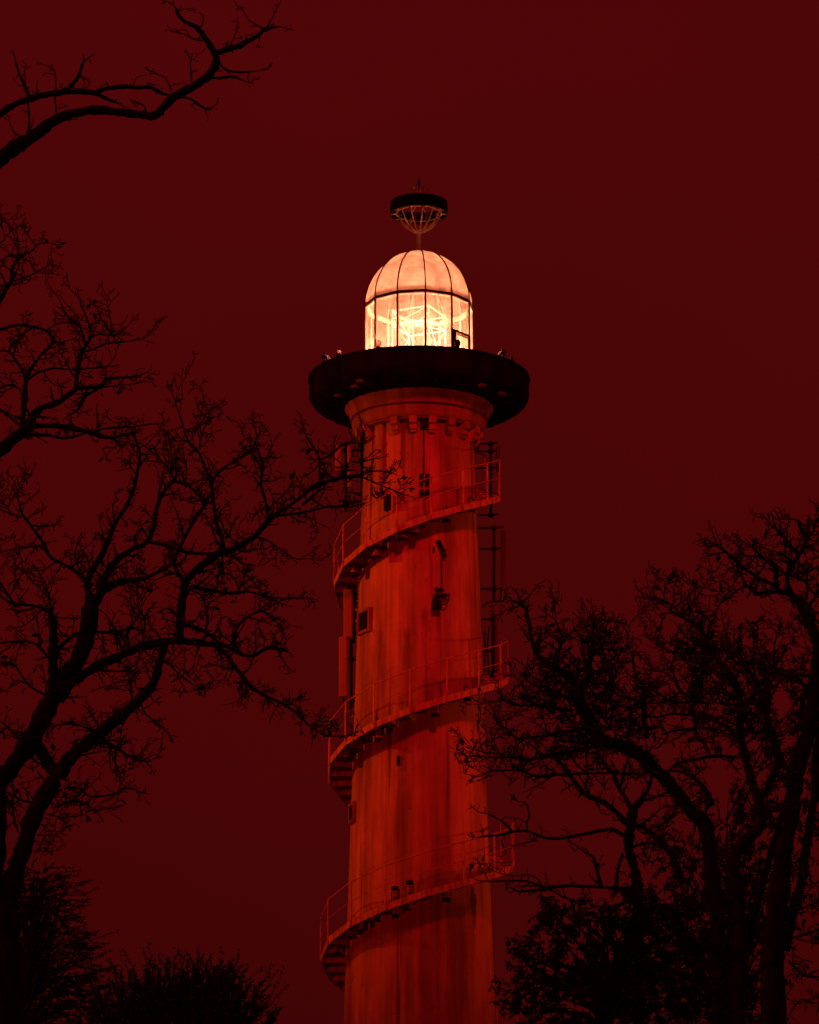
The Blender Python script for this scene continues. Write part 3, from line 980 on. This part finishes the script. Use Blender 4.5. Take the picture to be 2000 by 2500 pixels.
bare_tree('bare_tree', 'bare tree outside the left edge whose knotted boughs reach in at the upper left', -66, 11, """
S -330,2600,190 -330,1900,150 -335,1500,130 -320,1000,100 -300,640,70
S -322,1420,60 -180,1260,48 -60,1150,42 M 60,1430,75 140,1360,60 190,1300,50 210,1250,40 270,1215,35 340,1195,35 400,1150,32 450,1110,28 465,1040,22 472,960,22 490,890,22 515,850,18 500,790,14 480,730,12 430,690,8 390,640,8 345,545,5
%0.35 S -300,720,60 -180,520,46 -60,430,42 U 0,835,80 90,770,75 180,715,60 280,635,55 380,600,45 500,578,45 600,588,40 720,600,38 810,610,40 870,555,42 920,510,45 1000,465,40 1080,415,40 1120,370,42 1140,310,35 1110,245,30 1070,185,28 1030,140,25 975,115,15 940,75,20 920,35,5
%0.35 S -190,530,36 -110,370,26 U 0,605,38 70,555,32 160,520,35 260,495,32 370,485,28 500,490,28 560,520,18 640,550,8
%0.35 U 500,490,24 560,468,22 650,455,25 720,462,20 790,460,22 850,490,18 920,510,15
%0.35 U 330,480,24 375,450,20 415,400,18 437,330,14
%0.35 U 160,515,18 130,450,15 100,380,12 80,310,8
%0.35 U 146,720,12 155,650,12 150,560,10 140,480,6 130,370,4
%0.35 U 300,600,10 290,520,8 295,440,7 288,375,6
%0.35 U 1140,275,25 1200,260,30 1260,240,32 1310,215,25 1360,185,20 1400,155,22 1475,140,6
%0.35 U 1400,155,8 1330,120,6 1300,90,5 1280,55,4
%0.35 U 1400,150,10 1425,110,8 1442,80,5
%0.35 U 1210,250,10 1225,210,7 1245,170,4
%0.35 U 1150,320,12 1175,355,11 1215,375,14 1290,380,11 1370,372,5
%0.35 U 1110,410,16 1170,410,16 1230,405,17 1300,432,5
%0.35 U 960,510,12 1010,525,12 1060,560,14 1100,578,12
%0.35 U 1012,440,10 1005,380,9 1003,320,5
%0.35 U 905,480,8 870,410,6 820,390,4
%0.35 U 770,590,10 760,560,8 735,545,9
%0.35 U 95,715,10 65,680,8 52,635,5
%0.35 U 1060,215,10 1010,200,9 970,178,6
M 515,860,14 545,800,12 530,700,10 490,610,8 480,570,7 410,495,4
M 490,890,14 560,870,12 640,835,12 740,825,10 860,808,4
M 545,800,11 590,780,10 680,785,10 740,760,8 790,705,4
M 680,785,9 665,700,7 655,610,4
M 450,1110,22 520,1100,22 600,1095,28 645,1050,17 710,1040,16 800,1035,14 880,1010,5
M 600,1100,9 680,1090,8 830,1075,5
M 590,1110,18 520,1150,16 480,1220,13 430,1260,12
M 470,990,11 540,985,10 640,970,8 690,920,6 700,870,4
M 135,1350,36 140,1250,32 150,1130,30 155,1040,25 110,960,15 60,890,13 0,880,10 -60,900,8
M 60,890,10 70,850,9 130,800,9 160,745,9
M 155,1040,20 200,970,18 250,900,15 320,830,20 280,760,15 200,735,20 100,725,18 0,755,18 -60,780,14
M 280,755,12 350,715,8 420,705,4
M 160,1060,15 230,1010,14 320,985,12 400,990,10 470,995,8
M 320,830,8 370,825,6 420,815,4
M 170,1330,34 280,1330,28 420,1340,34 540,1370,28 640,1400,22 740,1390,11 790,1380,6
M 540,1370,16 650,1345,13 800,1335,10 900,1320,8 960,1320,4
M 690,1410,12 730,1450,10
M 120,1385,22 280,1385,20 400,1405,16 520,1370,12
M 110,1320,16 50,1270,14 0,1230,16 -60,1200,12
M 130,1110,10 60,1085,14 0,1105,10
S -330,1100,50 -160,900,36 -40,770,28 M 0,580,26 40,500,25 70,450,25 75,380,20 110,320,14 105,220,10 105,180,4
M 75,460,12 160,435,10 215,410,8 300,355,4
M 215,410,6 310,412,4
M 60,300,10 0,340,9 -50,370,8
M 50,310,12 170,290,11 240,235,7 310,230,4
S -60,620,12 M 0,230,9 45,180,8 105,130,4
""", dens=2.2, blen=(35, 100), leafp=.012, wk=1.08)

bare_tree('bare_tree', 'tall bare tree with twin leaning trunks and scattered leaves at the left of the tower', -58, 23, """
S 5,2520,120 5,2310,110 K 30,900,150 60,780,125 100,650,100 140,540,95 170,430,100 230,320,105 290,230,92
S -40,2240,100 -25,2080,90 L -10,1760,90 40,1690,82 110,1600,85 165,1500,95 215,1400,88 270,1310,85 330,1220,72 370,1120,85 380,1020,78 390,968,62
L 250,1720,70 290,1650,62 350,1590,62 430,1530,60 510,1460,55 590,1390,48 650,1320,42 670,1240,38 695,1165,36
L 250,1710,60 200,1660,60 165,1600,55 140,1560,50
L 250,1400,50 300,1325,44 350,1290,42 430,1245,40 520,1205,38 600,1170,36 700,1150,32 800,1150,35 870,1160,28 940,1165,22 1000,1195,18 1060,1210,18 1110,1185,16 1145,1175,18 1200,1185,18
L 920,1175,20 960,1215,18 1000,1270,20 1050,1330,18 1110,1375,16 1190,1410,14 1260,1460,12 1310,1505,10 1390,1500,4
L 1310,1505,9 1370,1545,8 1460,1545,3
L 755,1145,40 760,1050,38 770,960,38 785,890,36 840,840,38 900,790,36 960,770,34 1020,740,32 1080,700,28 1140,630,26 1200,590,18 1250,555,16 1310,510,14 1380,475,14 1460,455,13 1530,460,9 1600,490,7 1680,520,5
L 1150,620,14 1220,615,12 1300,600,10 1400,580,8 1480,580,4
L 945,775,20 930,700,18 910,640,16 900,560,14 895,480,14 930,430,12 1000,380,10 1060,340,8 1080,280,6 1060,210,4
L 1130,620,16 1120,560,14 1100,490,14 1105,400,15 1080,330,8
L 895,500,13 870,430,12 840,360,12 790,300,10 765,220,8 725,100,4
L 840,340,9 850,280,8 880,200,5 890,180,4
L 770,890,22 735,830,18 750,770,17 800,670,16 860,580,16 890,520,14
L 860,560,13 800,500,12 740,470,12 700,410,10 640,350,8 600,320,5
L 375,960,34 370,890,30 410,820,28 455,730,26 480,660,22 520,600,18 560,520,18 580,430,15 590,360,12 570,290,6
L 355,880,18 290,835,16 215,795,16 180,730,14 130,660,14 90,600,10 65,480,4
L 175,745,10 80,755,8 0,775,6
L 90,625,9 40,610,7 0,590,5
L 400,990,44 430,940,40 450,860,34 500,800,30 560,760,25 620,730,22 650,660,20 660,590,18 690,520,18 740,460,17 740,400,8
L 620,730,16 700,745,14 770,770,16 860,780,14 950,775,16
L 440,930,40 500,900,34 580,890,22 640,870,18 720,830,13
L 800,920,18 880,930,16 960,945,14 1050,940,11 1150,965,8 1280,965,4
L 775,1080,20 860,1105,18 930,1165,16
L 985,1165,14 1000,1090,12 1050,1040,12 1130,1010,8 1110,980,4
L 235,1380,46 225,1280,46 225,1180,45 225,1080,40 210,1030,18 150,1000,13 60,990,14 0,960,10 -60,940,8
L 225,1080,16 210,980,9 190,900,6 160,850,4
L 60,990,12 20,930,9 -10,880,7
L 225,1200,20 290,1140,18 350,1110,14 480,1110,14 560,1095,11 620,1110,5
L 230,1250,14 150,1160,12 60,1150,10 -20,1160,8
L 200,1380,14 120,1330,10 60,1250,9 0,1240,7
L 310,1300,14 400,1270,12 480,1275,10 560,1280,7 570,1340,4
L 1080,710,9 1130,725,8 1230,795,7 1305,800,4
L 700,1230,9 760,1290,7 830,1340,5 875,1350,3
L 590,1400,9 620,1460,7 700,1520,4
L 560,1430,8 550,1340,7 540,1280,5
L 130,1600,12 60,1540,9 0,1480,7
L 420,1540,12 330,1500,10 250,1500,8 200,1530,5
K 470,30,30 560,30,25 620,60,20 680,100,14 780,130,8 805,115,4
K 340,270,14 400,265,13 480,310,12 580,305,10 640,285,4
K 290,370,14 360,340,12 430,340,12 500,380,8 565,378,4
K 250,405,10 335,430,7 335,465,4
K 430,95,10 500,80,9 555,72,6
K 210,350,16 110,330,14 75,290,10 60,200,7
K 95,500,12 75,420,11 70,350,8
K 180,600,9 230,600,7 275,600,4
K 200,515,9 250,515,6 290,512,4
L 1010,745,9 950,690,8 930,640,6
L 1090,1010,8 1180,1080,6 1190,1110,4
L 870,1030,8 850,960,7 800,930,5
%0.3 N 480,740,70 680,690,62 850,690,55 1000,610,40 1120,600,34 1250,600,26 1380,620,24 1440,590,12
%0.3 N 0,1140,60 130,1030,55 270,880,50 270,600,42 270,400,40 200,250,34 110,120,28 40,0,20 0,-120,14
%0.3 N 270,420,40 400,360,36 520,270,40 620,190,44 740,140,20
%0.3 N 0,950,50 200,880,44 420,760,44 600,690,40
%0.3 N 130,1030,40 300,1160,32 480,1190,30 640,1180,26 780,1120,16
%0.3 N 950,660,50 960,450,44 950,300,40 960,120,44 990,0,50 960,-80,30
%0.3 N 960,450,30 1060,420,26 1150,400,22
%0.3 N 0,640,30 60,660,30 180,580,24 250,500,20
%0.3 N 1180,800,30 1260,780,22 1340,790,10
L 600,1160,10 610,1060,9 580,1000,7 600,940,4
L 160,1700,9 200,1750,7 230,1800,4
""", n_trunk=2, dens=2.7, blen=(45, 150), leafp=.03)

bare_tree('bare_tree', 'gnarled bare tree right of the tower whose thick diagonal limb leans left', -52, 37, """
E 890,1725,200 880,1200,180 870,900,170 850,600,170 800,300,160 780,100,165 D 640,1560,190 520,1450,160 420,1310,150 300,1170,165 200,1080,160 100,1010,150
D 100,1010,150 C 1500,200,160 1380,120,150 1250,60,140 1100,20,130 A 1000,1400,150 900,1250,130 880,1100,115 800,1020,88 700,960,80 600,900,65 540,830,50 510,720,38 490,620,34 475,520,32 450,460,28 390,420,30 340,400,12
A 700,950,45 720,870,40 760,770,36 770,700,24 740,640,20 715,570,16 640,515,6
A 760,775,30 820,700,24 850,660,18 900,620,10 970,590,5
A 930,1150,60 990,1050,66 1000,900,56 1020,780,30 1030,680,18 1040,550,14 1000,510,10 970,460,5
A 1010,870,30 1060,840,28 1120,760,22 1135,700,14 1115,600,5
A 1040,1200,36 1150,1150,30 1220,1020,26 1200,950,16 1140,930,9
A 1480,1560,70 1460,1400,60 1460,1250,50 1455,1130,34 1400,1050,26 1370,970,20 1365,870,18 1320,780,16 1310,660,14 1265,600,6
A 860,1330,44 650,1300,36 550,1285,32 450,1285,26 380,1280,26 320,1245,20 220,1250,17 150,1245,8
A 500,1285,14 480,1200,11 440,1100,9 470,1010,5
A 980,1480,44 760,1510,36 600,1540,32 450,1560,28 380,1560,32 310,1490,26 240,1450,20 205,1380,17 190,1330,8
A 380,1555,13 270,1500,11 210,1480,6
A 900,1250,40 760,1200,34 640,1130,26 560,1120,20 500,1090,12
A 1180,1480,34 1140,1420,26 1060,1340,20 1040,1260,16 1010,1190,10
A 1180,1440,24 1190,1340,20 1180,1240,18 1140,1160,14
A 870,1080,34 920,1000,26 960,940,22 940,860,14 930,740,6
A 1040,1100,28 1100,1000,20 1180,900,18 1230,840,12 1210,760,5
A 1460,1250,24 1330,1230,20 1250,1200,18 1180,1150,14
C 1100,60,50 900,110,44 740,140,40 600,165,44 450,190,38 350,170,24 200,170,17 80,155,10 0,150,6
C 450,175,18 300,150,16 150,130,13 60,115,9 0,85,4
C 1500,300,24 1350,310,20 1200,300,26 1000,305,22 850,310,26 700,315,36 600,330,36 500,315,32 420,275,24 300,280,22 180,285,18 95,300,9 20,255,4
A 1460,1140,16 1540,1130,13 1600,1080,10 1640,1040,6
D 330,1060,20 400,1010,32 540,980,34 680,950,44 800,940,40 940,960,50
D 300,1080,30 420,1090,28 520,1130,34 620,1210,56 680,1300,80 700,1400,120
D 120,570,24 220,580,26 330,550,26 480,555,26 560,570,20
D 250,740,22 340,715,22 480,690,30 640,680,34 780,690,40
D 90,440,20 200,450,16 320,420,34 440,440,26 560,440,20
A 1150,1330,30 1230,1280,24 1330,1310,20 1420,1300,14
A 1300,1560,30 1350,1440,24 1340,1330,22 1340,1200,16
""", dens=4.0, blen=(40, 125), leafp=.05,
    wk=.78, ivy=[(1425, 1690, 80, 80, 150), (1353, 1712, 50, 45, 60), (1463, 1596, 45, 50, 50), (1483, 1785, 95, 50, 110), (1411, 1814, 75, 40, 70), (1367, 1640, 40, 45, 40), (1560, 1830, 40, 40, 30)])

bare_tree('bare_tree', 'slender crooked bare tree whose low boughs cross the right edge of the tower', -47, 41, """
C 1410,1725,110 1400,1400,100 1390,1200,98 1360,1050,90 1330,950,90 1330,850,95 1350,720,108 1370,600,100
C 1370,600,90 1440,520,60 1500,420,36 1520,330,30 1530,250,22
C 1300,720,62 1250,660,56 1150,570,52 1050,520,55 950,470,50 890,400,48 830,310,46 780,240,44 720,190,36 700,150,26
C 1350,590,60 1290,490,42 1230,400,40 1210,320,42 1140,240,36 1080,160,30 1050,90,30
C 1250,440,30 1280,330,30 1300,250,26 1325,180,22
%0.4 C 1290,830,46 1200,780,40 1130,780,34 1000,805,34 850,835,32 720,855,28 600,840,28 530,810,22 470,790,26 360,795,26 240,825,24 150,830,26 50,845,8
%0.4 C 345,795,30 290,730,20 200,670,16 130,645,12 60,630,10
%0.4 C 475,790,18 470,720,16 490,660,18 465,560,15 395,540,7
C 560,845,16 500,880,14 400,900,9
C 1000,480,24 965,410,30 985,320,24 900,240,22 850,180,22 780,145,18
C 1460,530,36 1540,510,26 1640,470,22 1720,440,10
C 1370,930,34 1400,910,26 1520,890,30 1600,930,24
C 1390,740,44 1480,780,56 1600,880,66 1700,1000,70 1760,1150,60
C 1280,980,32 1240,1100,30 1220,1250,34
%0.4 C 1350,1290,40 1250,1270,32 1000,1260,28 800,1250,34 650,1270,34 560,1240,24 450,1210,20 300,1210,20 150,1215,14 40,1200,9 0,1160,4
%0.4 C 610,1285,26 500,1290,26 400,1300,24 330,1260,8
%0.4 C 620,1260,20 500,1250,16 390,1255,10
%0.4 C 600,1240,14 560,1190,14 490,1160,13 350,1165,10 200,1130,8 130,1080,5
%0.4 C 150,1210,12 110,1130,9 80,1090,5
C 1100,1270,40 1050,1080,36 1030,1010,24 960,970,18 900,920,14 850,890,6
C 900,1600,40 880,1500,36 840,1380,24 770,1340,20 680,1290,12
C 1440,760,26 1480,700,20 1540,660,18 1570,630,20
""", dens=1.7, blen=(30, 85), leafp=.02, spread=.35, wk=.88)

bare_tree('bare_tree', 'tall forked bare tree further right with a V shaped trunk', -44, 53, """
E 1040,1725,150 1060,1200,150 1050,700,145 1010,300,135 D 1180,1600,125 1175,1450,125 1160,1350,120 1100,1200,105 1060,1050,100 1020,900,100 985,750,105
D 985,750,100 990,500,88 950,300,92 870,150,95 B 850,1640,70 740,1540,50 690,1440,46 650,1340,46 620,1270,46 540,1220,44 470,1190,44 420,1150,40 370,1080,30 310,1040,24 220,1010,20 160,1010,13 85,1000,7
B 690,1420,36 700,1260,26 740,1190,22 780,1090,22 830,1000,20 880,950,22 885,890,16 840,850,15 750,840,6
B 505,1190,28 510,1150,28 540,1050,22 600,960,20 660,870,16 720,780,12 720,735,5
B 600,960,11 545,850,9 490,815,5
D 620,420,60 620,200,70 B 640,1700,70 640,1600,66 660,1450,56 680,1400,40
B 625,1510,46 520,1500,34 400,1510,34 310,1490,24 240,1440,17 170,1420,8
B 360,1060,14 365,940,12 330,870,6
B 280,1030,18 275,990,16 280,900,15 290,820,12 320,795,10
D 1160,1360,90 1210,1300,80 1280,1150,80 1350,1000,90 1300,800,80 1240,600,70 1180,400,70 1130,250,60 1050,120,50 B 1050,1640,30 970,1510,22 870,1410,14 850,1345,6
D 1240,600,60 1260,400,50 1230,200,44 B 1200,1640,40 1180,1540,34 1140,1440,20 1160,1380,10 1140,1310,4
B 1200,1650,30 1320,1640,30 1305,1560,20 1310,1430,20 1325,1330,19 1265,1255,5
B 1325,1335,10 1400,1285,6
D 980,820,50 900,700,40 820,640,34 700,600,26 600,560,20
D 960,420,40 850,330,30 740,230,22 690,180,14
D 880,480,30 800,420,22 770,340,16 790,260,10
D 1000,480,50 1100,380,40 1180,280,34 1280,160,34 1400,180,40 1480,240,40
D 620,420,40 540,480,46 560,600,50 570,720,40 540,800,24
D 560,420,34 430,330,24 380,220,24 340,100,22 B 350,1620,18 270,1540,8
D 700,440,30 600,430,24 520,360,22 540,200,24 580,60,18
B 350,1620,12 375,1560,8 440,1540,5
B 930,1560,18 880,1500,14 820,1490,8
D 840,60,40 900,20,34 B 980,1620,30 1100,1600,28 1180,1560,22
""", dens=4.2, blen=(40, 125), leafp=.05,
    wk=.78, ivy=[(1600, 2060, 60, 60, 60), (1690, 1990, 70, 60, 60), (1811, 1665, 60, 60, 70), (1824, 1770, 70, 50, 80), (1720, 1613, 50, 40, 50), (1863, 1835, 40, 60, 50), (1700, 1580, 60, 25, 40), (1800, 1600, 60, 40, 40), (1760, 1760, 60, 40, 40)])

bare_tree('bare_tree', 'thick dark bare tree filling the right edge with an arching upper bough', -38, 67, """
E 1340,1725,260 1330,1300,250 1350,900,235 1390,600,220 1420,300,200 D 1450,1600,175 1480,1400,185 1500,1200,195 1530,1000,215 1600,800,200 1650,600,190 1680,350,160 1695,100,130 B 1710,1480,120 1680,1350,122 1640,1250,132 1600,1130,150 1560,1050,120
E 1440,1100,120 1500,800,115 1570,550,110 D 1640,1550,95 1690,1300,110 1700,1000,125 1760,700,130 1800,300,110 B 1800,1200,80 1790,800,60 1780,500,40
B 1560,1050,110 1480,980,90 1400,940,70 1300,940,44 1200,950,40 1150,960,40 1080,910,40 1040,870,36 1000,790,30 950,700,20
B 1340,945,60 1320,820,60 1320,720,54 1220,640,30 1160,610,26 1040,600,24 1000,570,34 960,500,28 930,480,14
B 1315,880,46 1200,830,40 1100,770,44 1000,700,50 940,640,48 880,590,42 810,530,34 750,510,22 690,510,7
B 815,530,20 800,470,18 775,420,6
B 1500,1000,56 1430,860,46 1430,760,50 1480,680,58 1540,590,50 1590,500,44 1600,430,44 1550,340,42 1520,270,32 1430,260,8
B 1530,590,46 1470,530,44 1400,430,42 1330,360,38 1280,320,26 1260,290,10
B 1600,440,30 1670,380,26 1690,300,24 1725,240,20 1760,180,10
B 1430,780,38 1500,800,40 1590,840,36 1620,900,36 1600,1010,40
B 1615,850,30 1620,760,28 1725,690,20 1800,650,12
B 1600,500,22 1660,530,20 1725,570,20 1790,620,14
B 1190,620,18 1175,560,15 1190,465,7
B 1460,660,34 1400,600,26 1300,560,16 1250,590,8
B 1620,1080,40 1680,1000,36 1725,920,34 1800,860,24
B 1660,1300,20 1600,1240,12 1560,1220,6
D 1600,700,60 1560,500,60 1600,330,56 1540,230,50 1450,210,44 1350,160,36 1300,60,24
D 1500,1180,50 1420,1050,60 1350,900,60 1300,700,50
B 1690,1450,18 1620,1380,11 1570,1350,6
B 1690,1560,16 1640,1490,10 1545,1450,6
B 1700,1120,30 1690,1190,24 1740,1230,16
E 1480,1640,16 1560,1530,16 1640,1520,14 1740,1490,10
E 1500,800,26 1600,740,22 1700,700,16
E 1470,1200,26 1600,1310,34 1725,1330,24
E 1500,1000,24 1620,960,18 1720,930,12
""", n_trunk=2, dens=4.2, blen=(35, 115), leafp=.05, wk=.80,
    ivy=[(1900, 1950, 60, 90, 90), (1850, 1760, 50, 70, 60), (1790, 2040, 60, 70, 70), (1950, 1640, 40, 90, 50), (1960, 2250, 50, 120, 60)])

# ------------------------------------------------------------------ leafy trees and shrubs along the bottom
def leafy(name, label, cat, Y0, seed, blobs, count, lsize, base_u, mode='leaf', depth=1.0, stems=14, trunk_r=.16):
    rnd = random.Random(seed)
    P0 = unproj(base_u, 2500, Y0)
    root = thing(name, Vector((P0.x, Y0, 0)), label, cat)
    px = mpp(unproj(base_u, 2400, Y0))
    tk = MB(); lf = MB()
    B_ = []
    for (u, v, ru, rv) in blobs:
        c_ = unproj(u, v, Y0 + rnd.uniform(-.6, .6) * depth * ru * px * .5)
        B_.append((c_, ru * px, rv * px, ru * px * depth))
    top = max(B_, key=lambda q: q[0].z)
    base = Vector((P0.x, Y0, -.1))
    tk.tube(spline([(base, trunk_r), (base + Vector((.1, 0, P0.z * .5)), trunk_r * .8), (Vector((P0.x, Y0, P0.z)), trunk_r * .65), (top[0], trunk_r * .25)], 5)[0],
            spline([(base, trunk_r), (base, trunk_r * .8), (base, trunk_r * .65), (base, trunk_r * .25)], 5)[1], 9)
    tk.build('trunk', M_BARK, root, smooth=True)
    br = MB()
    wsum = [b[1] * b[2] for b in B_]
    for b in B_:                    # boughs from the trunk into every clump
        n_ = max(3, int(stems * b[1] * b[2] / max(wsum)))
        for _ in range(n_):
            e_ = b[0] + Vector((rnd.uniform(-.8, .8) * b[1], rnd.uniform(-.8, .8) * b[3], rnd.uniform(-.3, .85) * b[2]))
            s_ = Vector((P0.x + rnd.uniform(-.06, .06), Y0, min(b[0].z - b[2] * rnd.uniform(.2, 1.0), P0.z + (b[0].z - P0.z) * rnd.uniform(.0, .8))))
            m_ = (s_ + e_) / 2 + rvec(rnd) * b[1] * .2 + ZV * b[2] * .15
            pt, rd = spline([(s_, .035), (m_, .02), (e_, .006)], 6)
            br.tube([p + rvec(rnd) * px * 1.5 for p in pt], rd, 5)
    tot = sum(wsum)
    for b, w_ in zip(B_, wsum):
        nb = int(count * w_ / tot)
        ncl = max(6, nb // (26 if mode != 'leaf' else 44))
        for _ in range(ncl):
            q = rvec(rnd); rr = rnd.random() ** .42 * (1.0 if rnd.random() < .75 else rnd.uniform(1.0, 1.32))
            c_ = b[0] + Vector((q.x * b[1], q.y * b[3], q.z * b[2])) * rr
            out = Vector((q.x, q.y * .6, q.z + .25)).normalized()
            if mode == 'spray':     # upright feathery shoots
                d_ = (Vector((q.x * .75, q.y * .5, .9)) + rvec(rnd) * .25).normalized()
                L_ = rnd.choice((.4, .6, .8, 1.0, 1.7)) * rnd.uniform(.8, 1.2) * lsize * 6
                n_ = 9; pth = [c_]
                for i in range(n_):
                    d_ = (d_ + rvec(rnd) * .13).normalized(); pth.append(pth[-1] + d_ * L_ / n_)
                br.tube(pth, [.010 * (1 - i / (n_ + 1)) + .003 for i in range(n_ + 1)], 4)
                for i in range(24):
                    k = rnd.randrange(1, n_ + 1)
                    leaf(lf, pth[k], (d_ * .9 + rvec(rnd) * .6).normalized(), lsize * rnd.uniform(.6, 1.3), rnd)
            elif mode == 'flat':    # layered, horizontal needle sprays
                d0 = Vector((out.x + rnd.uniform(-.4, .4), out.y + rnd.uniform(-.5, .5), rnd.uniform(-.05, .28))).normalized()
                L_ = lsize * rnd.uniform(3, 7); d_ = d0; pth = [c_]
                for i in range(6):
                    d_ = (d_ + rvec(rnd) * .2).normalized(); pth.append(pth[-1] + d_ * L_ / 6)
                br.tube(pth, [.011 - .0013 * i for i in range(7)], 4)
                for i in range(24):
                    k = rnd.randrange(1, 7)
                    leaf(lf, pth[k], (d_ * .7 + rvec(rnd) * .9 + ZV * .1).normalized(), lsize * rnd.uniform(.5, 1.1), rnd)
            else:
                L_ = lsize * rnd.uniform(2, 5); d_ = (out * .5 + rvec(rnd)).normalized(); pth = [c_]
                for i in range(5):
                    d_ = (d_ + rvec(rnd) * .35).normalized(); pth.append(pth[-1] + d_ * L_ / 5)
                br.tube(pth, [.010 - .0013 * i for i in range(6)], 4)
                for i in range(42):
                    leaf(lf, pth[rnd.randrange(0, 6)] + rvec(rnd) * lsize * .4, (rvec(rnd) - ZV * .35).normalized(), lsize * rnd.uniform(.6, 1.25), rnd)
    cr_ = br.build('branches' if False else 'bough', M_TWIG, root, smooth=True)
    lf.build('crown', M_LEAF, root)
    return root

leafy('leafy_tree', 'dense leafy tree under the gnarled bare limbs right of the tower base', 'tree', -55, 71,
      [(1390, 2290, 85, 85), (1330, 2390, 70, 75), (1300, 2470, 50, 60), (1450, 2420, 120, 120), (1560, 2330, 130, 140), (1480, 2240, 90, 50), (1600, 2470, 120, 110), (1380, 2510, 110, 70), (1690, 2330, 100, 170), (1262, 2335, 32, 26), (1600, 2210, 80, 50), (1340, 2220, 30, 40)],
      19000, .105, 1480, 'leaf')
leafy('leafy_tree', 'dark ivy hung tree thicket in the bottom right corner around the thick trunks', 'tree', -35, 73,
      [(1760, 2300, 130, 170), (1700, 2430, 110, 120), (1850, 2250, 80, 200), (1790, 2470, 100, 100), (1840, 2400, 60, 130), (1780, 2150, 110, 90), (1690, 2130, 70, 90), (1860, 2020, 50, 130), (1950, 2080, 45, 120), (1965, 1800, 30, 170), (1800, 2020, 40, 110)],
      24000, .10, 1790, 'leaf')
leafy('evergreen_tree', 'dark layered evergreen tree in the bottom left corner below the twin trunks', 'tree', -45, 79,
      [(70, 2180, 80, 70), (60, 2280, 130, 80), (130, 2200, 60, 50), (90, 2370, 150, 80), (150, 2300, 75, 70), (60, 2470, 120, 80), (170, 2390, 80, 60), (200, 2460, 70, 60), (175, 2160, 25, 18), (110, 2140, 50, 30), (10, 2200, 60, 80)],
      23000, .07, 60, 'flat', stems=26)
leafy('bushy_tree', 'low feathery rounded tree at the bottom left between evergreen and tower', 'tree', -25, 83,
      [(330, 2475, 100, 65), (460, 2465, 125, 85), (555, 2480, 95, 70), (400, 2445, 85, 50), (520, 2420, 65, 40), (605, 2515, 55, 45), (280, 2515, 90, 50), (440, 2525, 180, 75)],
      26000, .10, 440, 'spray')
